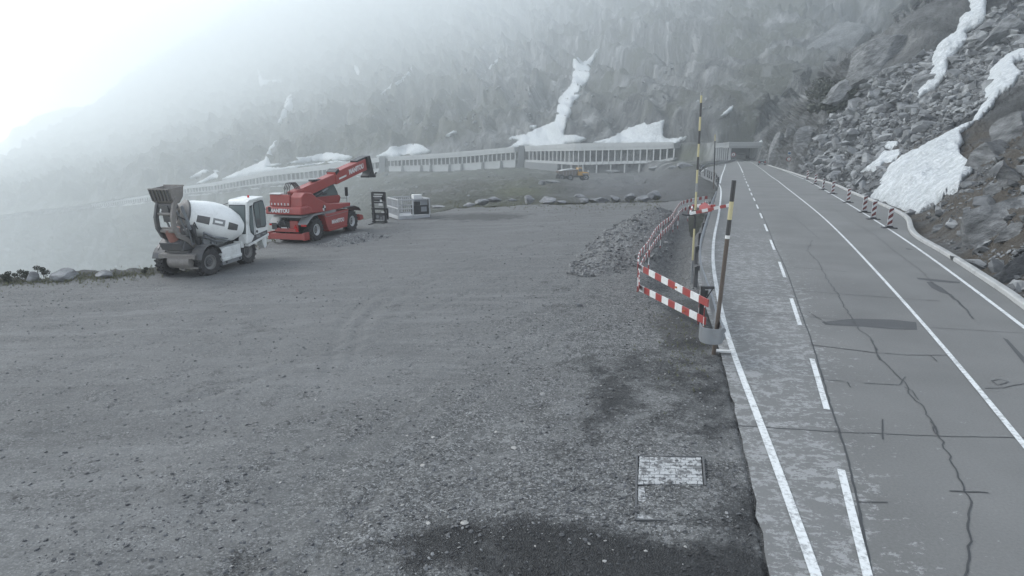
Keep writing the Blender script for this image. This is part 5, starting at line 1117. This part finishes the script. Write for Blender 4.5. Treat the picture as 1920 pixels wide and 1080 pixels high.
for i, (px, py, w_, h_, lb) in enumerate([(1017,346,14,13,'pale upright rock at the rim left of the far dump truck'),(1037,342,30,6,'pale flat rock slab at the wheels of the far dump truck'),(1287,313,32,12,'wide pale boulder at the gravel edge beneath the grass cone'),(1262,316,24,7,'low pale boulder left of the wide one beneath the grass cone'),(1228,317,22,9,'boulder at the foot of the gallery pillars'),(1150,323,30,7,'rubble boulder lying before the gallery pillars')]): boulder(px, py, w_, h_, lb, 'terrain', 40+i, sub=2)
# large slabs on the right hand slope
for i, (px, py, w_, h_, lb, dp_, tl) in enumerate([(1854,300,98,122,'huge dark rounded rock face bordering the snow tongue',.7,12),(1908,255,130,84,'huge sloping rock slab above the rounded rock face',.6,-38),(1868,412,170,84,'long tilted grey slab on the brown slope',.55,-34),(1905,330,70,60,'cracked grey block beneath the sloping rock slab',.7,10),(1905,512,160,90,'broad grey slab rising from the kerb at the picture edge',.6,-30),(1762,428,28,18,'small round boulder in the turf between kerb and tilted slab',.8,0),(1745,480,90,18,'flat bedrock shelf beside the kerb bend',.5,14),(1830,500,120,26,'flat grooved bedrock shelf along the kerb',.45,18),(1655,345,40,26,'rounded rock at the left foot of the snow field',.8,0),(1870,352,60,22,'thin leaning slab above the long tilted slab',.6,-30),(1905,430,80,40,'upper step of the tilted slab near the picture edge',.6,-30)]):
    boulder(px, py, w_, h_, lb, 'terrain', 60+i, depth=dp_, mat=MSTD, sub=4, cuts=12, lift=-.25, tilt=tl, grp='rock slabs on the right hand slope')
for i, (px, py, w_, h_, lb, dp_, tl) in enumerate([(1642,118,150,95,'wide bedrock slab above the boulder field, below the fog',.6,-32),(1585,170,90,46,'bedrock step beside the dark bush thicket',.6,-25),(1560,95,150,90,'hazy bedrock face high above the dark bush thicket',.5,-30),(1462,268,42,62,'ribbed rock pillar just right of the tunnel mouth',.7,10),(1488,248,46,92,'tallest ribbed rock pillar behind the road signs',.7,6),(1516,262,48,70,'ribbed rock pillar right of the road signs',.7,-8),(1745,150,70,40,'bare rock knob between the two upper snow strips',.7,-25),(1880,60,120,70,'bedrock shoulder at the upper right picture corner',.6,-35)]):
    boulder(px, py, w_, h_, lb, 'terrain', 90+i, depth=dp_, mat=MSTD, sub=5, cuts=16, lift=-.35, tilt=tl, grp='bedrock faces on the right hand slope')
# scree: countless broken stones on the slope
protos = []
for k in range(8):
    me_ = rock_mesh(200+k, 1, (1, .8, .5), 7, .05); protos.append((np.array([v_.co[:] for v_ in me_.vertices]), [list(p_.vertices) for p_ in me_.polygons])); bpy.data.meshes.remove(me_)
def scatter(name, items, mat, parent=None, kind='stuff'):
    V, FC = [], []; o_ = 0
    for (p, s, sq, rot) in items:
        v_, f_ = protos[rnd.randrange(8)]; vv_ = (v_*np.array([1, 1, sq])*s) @ np.array(rot).T + np.array(p); V.append(vv_); FC += [[i_ + o_ for i_ in q_] for q_ in f_]; o_ += len(v_)
    me_ = bpy.data.meshes.new(name); me_.from_pydata(np.concatenate(V).tolist(), [], FC); me_.materials.append(mat); o_b = bpy.data.objects.new(name, me_); COL.objects.link(o_b)
    if parent: o_b.parent = parent
    if kind: o_b['kind'] = kind
    return o_b
from mathutils import Euler
def rrot(a=.5): return Euler((rnd.gauss(0, a), rnd.gauss(0, a), rnd.uniform(0, 6.3))).to_matrix()
def inpoly(x, y, poly):
    c = False; j = len(poly)-1
    for i in range(len(poly)):
        if (poly[i][1] > y) != (poly[j][1] > y) and x < (poly[j][0]-poly[i][0])*(y-poly[i][1])/(poly[j][1]-poly[i][1]) + poly[i][0]: c = not c
        j = i
    return c
TAL = [(1540,330),(1500,318),(1560,210),(1600,160),(1690,120),(1760,90),(1860,20),(1960,-20),(2100,60),(2000,120),(1900,160),(1800,230),(1690,290),(1640,375)]
items = []
for k in range(40000):
    px, py = rnd.uniform(1490, 2050), rnd.uniform(-10, 380)
    if not inpoly(px, py, TAL) or insnow(px, py) or insnow(px, py-7): continue
    h_, n_ = hit(px, py)
    if h_ is None or h_.y > 230: continue
    s = min(1.7, .12/(rnd.random()**.6 + .06))*(.45 + h_.y/120); items.append((h_, s, 1, rrot(.5)))
    if len(items) > 14000: break
BRN = [(1725,415),(1640,378),(1700,300),(1800,330),(1920,250),(2050,250),(2050,640),(1925,570),(1800,480)]
for k in range(4200):
    px, py = rnd.uniform(1640, 2050), rnd.uniform(250, 640)
    if not inpoly(px, py, BRN) or mnoise.noise(Vector((px*.02, py*.03, 2))) < -.15 or insnow(px, py): continue
    h_, n_ = hit(px, py)
    if h_ is None or h_.y > 90: continue
    s = min(.7, .05/(rnd.random()**.7 + .04)); items.append((h_, s, 1, rrot(.5)))
MSCR = None
m, nt, bs = newmat('scree_stone'); co = objco(nt); n1 = noisen(nt, co, 1.1, 6, .7); vo = nd(nt, 'TexVoronoi', Vector=co, Scale=.8); g_ = nd(nt, 'SeparateColor', Color=vo.outputs['Color']).outputs[0]
nt.links.new(ramp(nt, mathn(nt, 'ADD', mathn(nt, 'MULTIPLY', n1, .6), mathn(nt, 'MULTIPLY', g_, .4)), [(.32, (.06,.063,.066)), (.52, (.14,.146,.15)), (.72, (.26,.268,.272))]), bs.inputs['Base Color']); bs.inputs['Roughness'].default_value = .9; bump(nt, bs, n1, .5, .1); MSCR = m
scatter('scree', items, MSCR)
# distant scattered blocks on the flanks below and above the gallery
items = []
for k in range(3000):
    px, py = rnd.uniform(350, 1340), rnd.uniform(120, 385)
    t_ = float(ip(px, GTOP)); b_ = float(ip(px, GBOT))
    if t_ - 6 < py < b_ + 3 or insnow(px, py): continue
    if mnoise.noise(Vector((px*.012 + py*.012, py*.03 - px*.02, 5))) < .08: continue
    h_, n_ = hit(px, py)
    if h_ is None or (px > 1040 and py > 325 and rnd.random() < .9): continue
    items.append((h_, min(2.2, .35/(rnd.random()**.8 + .08))*(h_.y/320), 1, rrot(.4)))
scatter('flank_rubble', items, MSCR)
# gravel heap along the barrier
HP = thing('gravel_heap', 'long heap of dark broken stones beside the striped barrier', 'gravel heap', (0,0,0))
hw = [gsnap(*q_) for q_ in ((1092,519),(1135,510),(1178,478),(1206,446),(1230,418),(1252,396))]
c_ = hw[2]; HP.location = c_; og = Vector(c_); hs = smooth_path(hw, .3)
wid = lambda f_: 1.95*math.sin(math.pi*min(max(f_*.97 + .02, 0), 1))**.5*(1.0 - .25*f_); hgt_ = lambda f_: (.40 + .3*math.exp(-((f_-.78)/.16)**2))*math.sin(math.pi*min(f_*.97+.015, 1))**.5
vs = []; nn_ = 18; tops = []
for i, p in enumerate(hs):
    f_ = i/(len(hs)-1); d = hs[min(i+1, len(hs)-1)] - hs[max(i-1, 0)]; d.z = 0; n = Vector((d.y, -d.x, 0)).normalized()
    for j in range(nn_+1):
        t_ = j/nn_*2 - 1; q_ = p + n*(t_*wid(f_)*1.15 - .45); hh_ = hgt_(f_)*max(0, 1 - abs(t_)**1.5)*(1 + .5*mnoise.noise(q_*1.1) + .25*mnoise.noise(q_*3)); z_ = gz(q_.x, q_.y) - .04 + hh_; vs.append((q_.x-og.x, q_.y-og.y, z_-og.z)); tops.append((Vector((q_.x, q_.y, z_)), hh_))
mb = MB(); k = nn_+1; mb.add(vs, [(i*k+j, i*k+j+1, (i+1)*k+j+1, (i+1)*k+j) for i in range(len(hs)-1) for j in range(nn_)])
MGRAV2 = gravel_mat('heap_gravel', False); mb.build('heap_body', MGRAV2, HP, smooth=180)
items = []
for k in range(6000):
    p, hh_ = rnd.choice(tops)
    if hh_ < .04 and rnd.random() < .6: continue
    q_ = p + Vector((rnd.uniform(-.14,.14), rnd.uniform(-.18,.18), .0)) - og
    items.append((q_, min(.2, .032/(rnd.random()**.6 + .13)), 1, rrot(.7)))
st_ = scatter('heap_stone', items, stone_mat('heap_stones', (.055,.057,.06), (.25,.253,.25), 5.0), HP)
# low mound by the telehandler
M2 = thing('gravel_mound', 'low mound of loose earth and stones in front of the telehandler', 'gravel mound', (0,0,0)); hw = [gsnap(*q_) for q_ in ((606,462),(635,457),(665,450),(700,447),(725,446))]; c_ = hw[2]; M2.location = c_; og = Vector(c_); hs = smooth_path(hw, .25); vs = []; tops = []
for i, p in enumerate(hs):
    f_ = i/(len(hs)-1); d = hs[min(i+1, len(hs)-1)] - hs[max(i-1, 0)]; d.z = 0; n = Vector((d.y, -d.x, 0)).normalized()
    for j in range(15):
        t_ = j/7 - 1; q_ = p + n*t_*1.2; hh_ = .42*math.sin(math.pi*min(f_*.97+.015, 1))**.7*max(0, 1-abs(t_)**1.4)*(1+.6*mnoise.noise(q_*1.1)); z_ = gz(q_.x, q_.y) - .03 + hh_; vs.append((q_.x-og.x, q_.y-og.y, z_-og.z)); tops.append((Vector((q_.x, q_.y, z_)), hh_))
mb = MB(); mb.add(vs, [(i*15+j, i*15+j+1, (i+1)*15+j+1, (i+1)*15+j) for i in range(len(hs)-1) for j in range(14)]); mb.build('heap_body', MGRAV2, M2, smooth=180)
items = []
for k in range(500):
    p, hh_ = rnd.choice(tops); items.append((p - og, min(.14, .02/(rnd.random()**.7 + .13)), 1, rrot(.6)))
scatter('heap_stone', items, MSCR, M2)
# loose stones all over the lot
def scat_lot(n, f, smin, smax, mat, name, cond, pw=.7):
    items = []
    for k in range(n*6):
        if len(items) >= n: break
        y = 5.5 + (rnd.random()**1.8)*42; x = rnd.uniform(-.9, .62)*y
        if x > xl(y) - .12 or math.hypot(x, y) > float(np.interp(math.atan2(x, y), e_az, e_r)) - .9: continue
        px, py = pix(x, y, lotz(x, y))
        if not (-60 < px < 1960) or not cond(px, py): continue
        s = min(smax, smin/(rnd.random()**pw + .06)); items.append((Vector((x, y, gz(x, y) + s*.12)), s, .8, rrot(.35)))
    return scatter(name, items, mat)
dens_f = lambda px, py: rnd.random() < .10 + .9*min(1, max(0, .9*math.exp(-((px-1200)/190)**2-((py-600)/150)**2) + .5*math.exp(-((px-1120)/350)**2-((py-960)/170)**2) + .4*mnoise.noise(Vector((px*.006, py*.012, 1)))))
dampf = lambda px, py: max(math.exp(-abs((px-1240)/260)**3-abs((py-1075)/85)**3), .9*math.exp(-((px-980)/190)**2-((py-1040)/60)**2), .55*math.exp(-((px-1230)/160)**2-((py-700)/70)**2))
scat_lot(26000, 1, .007, .045, stone_mat('loose_gravel_dark', (.045,.047,.05), (.15,.153,.157), 6), 'loose_gravel', lambda px, py: dens_f(px, py) and rnd.random() > dampf(px, py)*1.3)
scat_lot(8000, 1, .006, .034, stone_mat('loose_gravel_pale', (.14,.142,.144), (.28,.282,.28), 6), 'loose_gravel', lambda px, py: dens_f(px, py) and rnd.random() > dampf(px, py)*1.1)
scat_lot(5000, 1, .007, .03, stone_mat('wet_gravel', (.014,.015,.017), (.075,.077,.08), 6), 'loose_gravel', lambda px, py: rnd.random() < dampf(px, py)*1.2)
scat_lot(160, 1, .012, .034, MSTP, 'pale_pebbles', lambda px, py: py > 560 and px > 350)
for i, (px, py, w_, lb) in enumerate([(964,840,14,'white rounded pebble, brightest one in the middle of the gravel'),(871,981,19,'long pale pebble lying in the dark gravel at the bottom'),(794,873,14,'oblong pale pebble left of the brightest white one'),(1017,739,13,'flat pale pebble on the border of the dark gravel'),(803,981,13,'pale pebble just left of the long bottom pebble'),(930,810,12,'narrow white pebble above the brightest one'),(812,820,10,'small pale pebble above the oblong one')]):
    o = boulder(px, py, w_*.85, w_*.36, lb, seed=120+i, mat=MSTP, sub=3, cuts=4, lift=.05, grp='pale pebbles on the gravel'); o.name = 'pebble'; o['category'] = 'pebble'
for i, (px, py, w_, lb) in enumerate([(1085,574,18,'dark flat stone on the gravel left of the near barrier'),(530,706,12,'small dark stone alone on the open gravel'),(594,727,11,'dark stone lying right of the lone one on the open gravel')]):
    o = boulder(px, py, w_, w_*.4, lb, seed=140+i, mat=MSTD, lift=.2, sub=2, grp='dark stones on the gravel'); o.name = 'stone'; o['category'] = 'stone'
# ================================================================== snow patches lying on the relief
m, nt, bs = newmat('old_snow'); co = objco(nt); n1 = noisen(nt, co, 1.3, 6, .65); n2 = noisen(nt, co, 6, 5, .7)
sc_ = mixc(nt, smap(nt, mathn(nt, 'ADD', mathn(nt, 'MULTIPLY', n1, .5), mathn(nt, 'MULTIPLY', n2, .5)), .40, .66), (.38,.405,.42), (.64,.665,.68))
sc_ = mixc(nt, mathn(nt, 'MULTIPLY', smap(nt, noisen(nt, co, 2.6, 7, .75), .60, .72), .6), sc_, (.33,.32,.30))
nt.links.new(sc_, bs.inputs['Base Color']); bs.inputs['Roughness'].default_value = .75; bs.inputs['Specular IOR Level'].default_value = .2
bump(nt, bs, mathn(nt, 'ADD', noisen(nt, co, 3.2, 3, .5), mathn(nt, 'MULTIPLY', n1, 1.5)), .9, .35); MSNOW = m
def depth_at(px, py):
    j = int(np.argmin(abs(PXs - px))); c = PYg[:, j]; return float(np.interp(py, c, D[:, j]))
def snow(poly, label, step, thick, lift=.0, sm=4, group='old snow patches on the mountain'):
    pts = []
    for (x0, y0), (x1, y1) in zip(poly, poly[1:] + poly[:1]):
        n = max(1, int(math.hypot(x1-x0, y1-y0)/(step*.8)))
        for k in range(n):
            x, y = x0+(x1-x0)*k/n, y0+(y1-y0)*k/n; a, b = [(mnoise.noise(Vector((x*.35/step*2, y*.35/step*2, q0))) + .8*mnoise.noise(Vector((x*.9/step*2, y*.9/step*2, q0))))*step*.42 for q0 in (4, 9)]
            pts.append(Vector((x + a, y + b)))
    nb = len(pts); P_ = [tuple(p) for p in pts]
    xs = [p.x for p in pts]; ys_ = [p.y for p in pts]; y = min(ys_)
    while y < max(ys_):
        x = min(xs)
        while x < max(xs):
            q_ = (x + rnd.uniform(-.25,.25)*step, y + rnd.uniform(-.25,.25)*step)
            if inpoly(q_[0], q_[1], P_) and min((q_[0]-a)**2 + (q_[1]-b)**2 for a, b in P_) > (step*.55)**2: pts.append(Vector(q_))
            x += step
        y += step
    r_ = mgeo.delaunay_2d_cdt(pts, [], [list(range(nb))], 1, 1e-4)
    vs2, fs2 = r_[0], r_[2]
    dd = []; 
    for p in vs2:
        h_, n_ = hit(p.x, p.y); dd.append(h_.y if h_ is not None else depth_at(p.x, p.y))
    dd = np.array(dd); nbr = [set() for _ in vs2]
    for f_ in fs2:
        for a in f_: nbr[a] |= set(f_)
    edge = np.array([min((p.x-a)**2 + (p.y-b)**2 for a, b in P_)**.5 for p in vs2])
    for _ in range(sm):
        nd_ = np.array([np.mean(dd[list(s)]) if s else d for s, d in zip(nbr, dd)]); dd = np.where(edge > .5, np.minimum(nd_, dd), nd_*.5 + dd*.5)
    out = []
    for p, d, e in zip(vs2, dd, edge):
        w_ = on_y(p.x, p.y, d*(1 - (.0035 if d < 150 else .009))); th_ = thick*(.4 if d > 150 else 1)*min(1, e/(step*2.2))**.6 + lift; out.append((w_.x, w_.y - th_*.5, w_.z + th_*.85))
    me_ = bpy.data.meshes.new('snow_patch'); me_.from_pydata(out, [], [list(f_) for f_ in fs2])
    bm = bmesh.new(); bm.from_mesh(me_); bmesh.ops.recalc_face_normals(bm, faces=bm.faces)
    if sum((f_.normal.dot(Vector((0, -1, .6))) > 0) for f_ in bm.faces) < len(bm.faces)/2: bmesh.ops.reverse_faces(bm, faces=bm.faces)
    be = [e_ for e_ in bm.edges if len(e_.link_faces) == 1]; ex = bmesh.ops.extrude_edge_only(bm, edges=be); dz = max(.25, np.median(dd)*.009)
    for v_ in ex['geom']:
        if isinstance(v_, bmesh.types.BMVert): v_.co += Vector((0, dz*.9, -dz*.5))
    bm.to_mesh(me_); bm.free(); me_.polygons.foreach_set('use_smooth', [True]*len(me_.polygons)); me_.materials.append(MSNOW)
    o = bpy.data.objects.new('snow_patch', me_); COL.objects.link(o); return tag(o, label, 'snow patch', group)
for a_ in SNOW: snow(*a_[:4], **a_[4])
# ================================================================== plants
def tufts(name, n, sample, hmin, hmax, mat):
    V, FC = [], []
    for _ in range(n):
        p = sample()
        if p is None: continue
        for b in range(rnd.randint(4, 8)):
            a = rnd.uniform(0, 6.28); h = rnd.uniform(hmin, hmax); w_ = h*.10; r0 = rnd.uniform(0, h*.4); bx, by = p.x + math.cos(a)*r0, p.y + math.sin(a)*r0; l = rnd.uniform(.1, .6)*h; c, s = math.cos(a), math.sin(a); o_ = len(V)
            V += [(bx - s*w_, by + c*w_, p.z - .02), (bx + s*w_, by - c*w_, p.z - .02), (bx + c*l*.5 + s*w_*.6, by + s*l*.5 - c*w_*.6, p.z + h*.65), (bx + c*l, by + s*l, p.z + h)]; FC += [(o_, o_+1, o_+2), (o_, o_+2, o_+3)]
    me_ = bpy.data.meshes.new(name); me_.from_pydata(V, [], FC); me_.materials.append(mat); o = bpy.data.objects.new(name, me_); COL.objects.link(o); return tag(o, kind='stuff')
m, nt, bs = newmat('grass_blade'); co = objco(nt); nt.links.new(mixc(nt, noisen(nt, co, 1.2, 4, .6), (.07,.08,.04), (.19,.185,.11)), bs.inputs['Base Color']); bs.inputs['Roughness'].default_value = .8; MGRASS = m
def s_edge():
    px = rnd.choice([rnd.uniform(-120, 520), rnd.uniform(-120, 330)]); py = float(ip(px, LEDGE)) + rnd.gauss(2, 5); p = gsnap(px, py)
    return p if p.y < 45 else None
def s_row():
    px = rnd.uniform(840, 1240); py = 383 + rnd.gauss(0, 6); p = gsnap(px, py); return p if p.y < 60 else None
def s_pole():
    px, py = rnd.gauss(1300, 40), rnd.gauss(630, 45); p = gsnap(px, py); return p if p.x < xl(p.y) - .2 else None
tufts('grass', 1300, s_edge, .03, .11, MGRASS); tufts('grass', 800, s_row, .03, .12, MGRASS); tufts('grass', 260, s_pole, .02, .07, MGRASS)
def leaf_clump(root, name, centers, n, size, mat):
    V, FC = [], []
    for _ in range(n):
        c, r_ = rnd.choice(centers); d = Vector((rnd.gauss(0,1), rnd.gauss(0,1), rnd.gauss(0,1))).normalized()*r_*rnd.random()**.4; p = c + Vector((d.x, d.y, d.z*.8)); a = Vector((rnd.gauss(0,1), rnd.gauss(0,1), rnd.gauss(0,1))).normalized(); b = a.orthogonal().normalized(); s = size*rnd.uniform(.6, 1.4); o_ = len(V); V += [p - a*s*.5, p + b*s*.35, p + a*s*.6, p - b*s*.35]; FC.append((o_, o_+1, o_+2, o_+3))
    me_ = bpy.data.meshes.new(name); me_.from_pydata([tuple(v_) for v_ in V], [], FC); me_.materials.append(mat); o = bpy.data.objects.new(name, me_); COL.objects.link(o); o.parent = root; return o
m, nt, bs = newmat('dark_leaf'); co = objco(nt); nt.links.new(mixc(nt, noisen(nt, co, 1.6, 4, .6), (.016,.02,.014), (.045,.052,.033)), bs.inputs['Base Color']); bs.inputs['Roughness'].default_value = .7; MLEAF = m
for i, (px, py, h) in enumerate([(8,528,.42),(18,526,.5),(30,525,.4),(42,523,.52),(52,521,.4),(72,516,.55),(82,515,.45),(275,510,.3)]):
    p = gsnap(px, py + 3); r_ = thing('shrub', 'low dark shrub on the lot edge at far left' if i < 7 else 'small shrub on the lot edge before the mixer', 'shrub', p, 0, 'dark shrubs along the lot edge' if i < 7 else None)
    mb = MB(); mb.cyl((0,0,-.05),(0,0,h*.6),.02,.008,n=6); mb.build('stem', MBROWN, r_); leaf_clump(r_, 'foliage', [(Vector((rnd.gauss(0,.1), rnd.gauss(0,.1), h*.35)), h*.38), (Vector((0,0,h*.7)), h*.25)], 260, .05, MLEAF)
h_, n_ = hit(1562, 190)
BU = thing('bush', 'dark sprawling bush thicket on the rocks above the road', 'bush', h_); cs = []
for k in range(46):
    px, py = rnd.uniform(1508, 1612), rnd.uniform(150, 212)
    if ((px-1562)/54)**2 + ((py-182)/32)**2 > 1: continue
    q_, n_ = hit(px, py)
    if q_ is not None and abs(q_.y - h_.y) < 60: cs.append((q_ - h_ + Vector((0,-.2,.1)), q_.y/110*1.1))
if not cs: cs = [(Vector((0,0,.5)), 2)]
leaf_clump(BU, 'foliage', cs, 9000, .55, MLEAF)
mb = MB()
for c, r_ in cs[:12]: mb.cyl(c + Vector((0,.4,-1.2)), c, .08, .04, n=5)
mb.build('branch', MBROWN, BU)
# ================================================================== distant snowy peaks
px_ = np.linspace(-300, 420, 90); V = []; FC = []; nr = 14
for i, x in enumerate(px_):
    yt = float(np.interp(x, [-300,-150,0,60,110,140,175,260,420], [250,285,262,225,205,198,205,240,300])) + 12*mnoise.fractal(Vector((x*.03, 1.7, 0)), .8, 2.2, 4)
    for j in range(nr):
        y = yt + (430-yt)*j/(nr-1); q_ = on_y(float(x), y, 4700 - 200*j/(nr-1) + 60*mnoise.fractal(Vector((x*.03, y*.03, 2)), .8, 2.2, 4)); V.append(tuple(q_))
FC = [(i*nr+j, i*nr+j+1, (i+1)*nr+j+1, (i+1)*nr+j) for i in range(len(px_)-1) for j in range(nr-1)]
mb = MB(); mb.add(V, FC); o = mb.build('mountains', None or MSNOW, None, smooth=180); tag(o, kind='structure')
# ================================================================== air, sky, sun, camera
SIG = .00102
hx0, hx1, hy0, hy1, hz0, hz1 = float(min(P2[..., 0].min(), -1200)) - 20, float(P2[..., 0].max()) + 20, -60, float(P2[..., 1].max()) + 30, float(min(P2[..., 2].min(), min(q_[2] for q_ in V))) - 1, float(P2[..., 2].max()) + 8
mb = MB(); mb.box(((hx0+hx1)/2, (hy0+hy1)/2, (hz0+hz1)/2), (hx1-hx0, hy1-hy0, hz1-hz0)); HZ = mb.build('haze', []); tag(HZ, kind='stuff')
m = bpy.data.materials.new('haze_air'); m.use_nodes = True; nt = m.node_tree; nt.nodes.remove(nt.nodes['Principled BSDF'])
vp = nt.nodes.new('ShaderNodeVolumePrincipled'); vp.inputs['Color'].default_value = (.90,.97,1,1); vp.inputs['Density'].default_value = SIG; vp.inputs['Anisotropy'].default_value = .45
nt.links.new(vp.outputs[0], nt.nodes['Material Output'].inputs['Volume']); HZ.data.materials.clear(); HZ.data.materials.append(m)
print('haze box', hz0, hz1, 'terrain y max', P2[..., 1].max(), P2[..., 0].min(), P2[..., 0].max())
W = bpy.data.worlds.new('World'); scene.world = W; W.use_nodes = True; nt = W.node_tree; bg = nt.nodes['Background']
SEL, SAZ = 34, -66     # the low sun stands behind the fog at upper left
sky = nt.nodes.new('ShaderNodeTexSky'); sky.sky_type = 'NISHITA'; sky.sun_disc = False; sky.sun_elevation = R(SEL); sky.sun_rotation = R(SAZ); sky.air_density = 1.0; sky.dust_density = .3; sky.ozone_density = 1.0; sky.altitude = 2000
hsv = nd(nt, 'HueSaturation', Saturation=.4, Color=sky.outputs[0]); nt.links.new(hsv.outputs[0], bg.inputs['Color']); bg.inputs['Strength'].default_value = .065
sd = bpy.data.lights.new('sun', 'SUN'); sd.energy = 1.5; sd.angle = R(40); sd.color = (1,.97,.93); SUN = bpy.data.objects.new('sun', sd); COL.objects.link(SUN)
dirv = Vector((math.sin(R(SAZ))*math.cos(R(SEL)), math.cos(R(SAZ))*math.cos(R(SEL)), math.sin(R(SEL)))); SUN.rotation_euler = (-dirv).to_track_quat('-Z', 'Y').to_euler(); SUN.location = dirv*50 + Vector((0,0,20))
cd = bpy.data.cameras.new('camera'); cam = bpy.data.objects.new('camera', cd); COL.objects.link(cam); cam.location = (0, 0, CH); cam.rotation_euler = (R(90) - PT, 0, 0)
cd.sensor_width = 36; cd.lens = 36*F/1920; cd.clip_end = 9000; cd.clip_start = .1; scene.camera = cam
scene.view_settings.view_transform = 'Standard'; scene.view_settings.look = 'None'; scene.view_settings.exposure = 2.48; scene.view_settings.gamma = 1
cy = scene.cycles; cy.use_denoising = True; cy.use_adaptive_sampling = False; cy.max_bounces = 6; cy.volume_bounces = 1; cy.diffuse_bounces = 3; cy.glossy_bounces = 2; cy.transmission_bounces = 2; cy.caustics_reflective = False; cy.caustics_refractive = False
scene.render.film_transparent = False
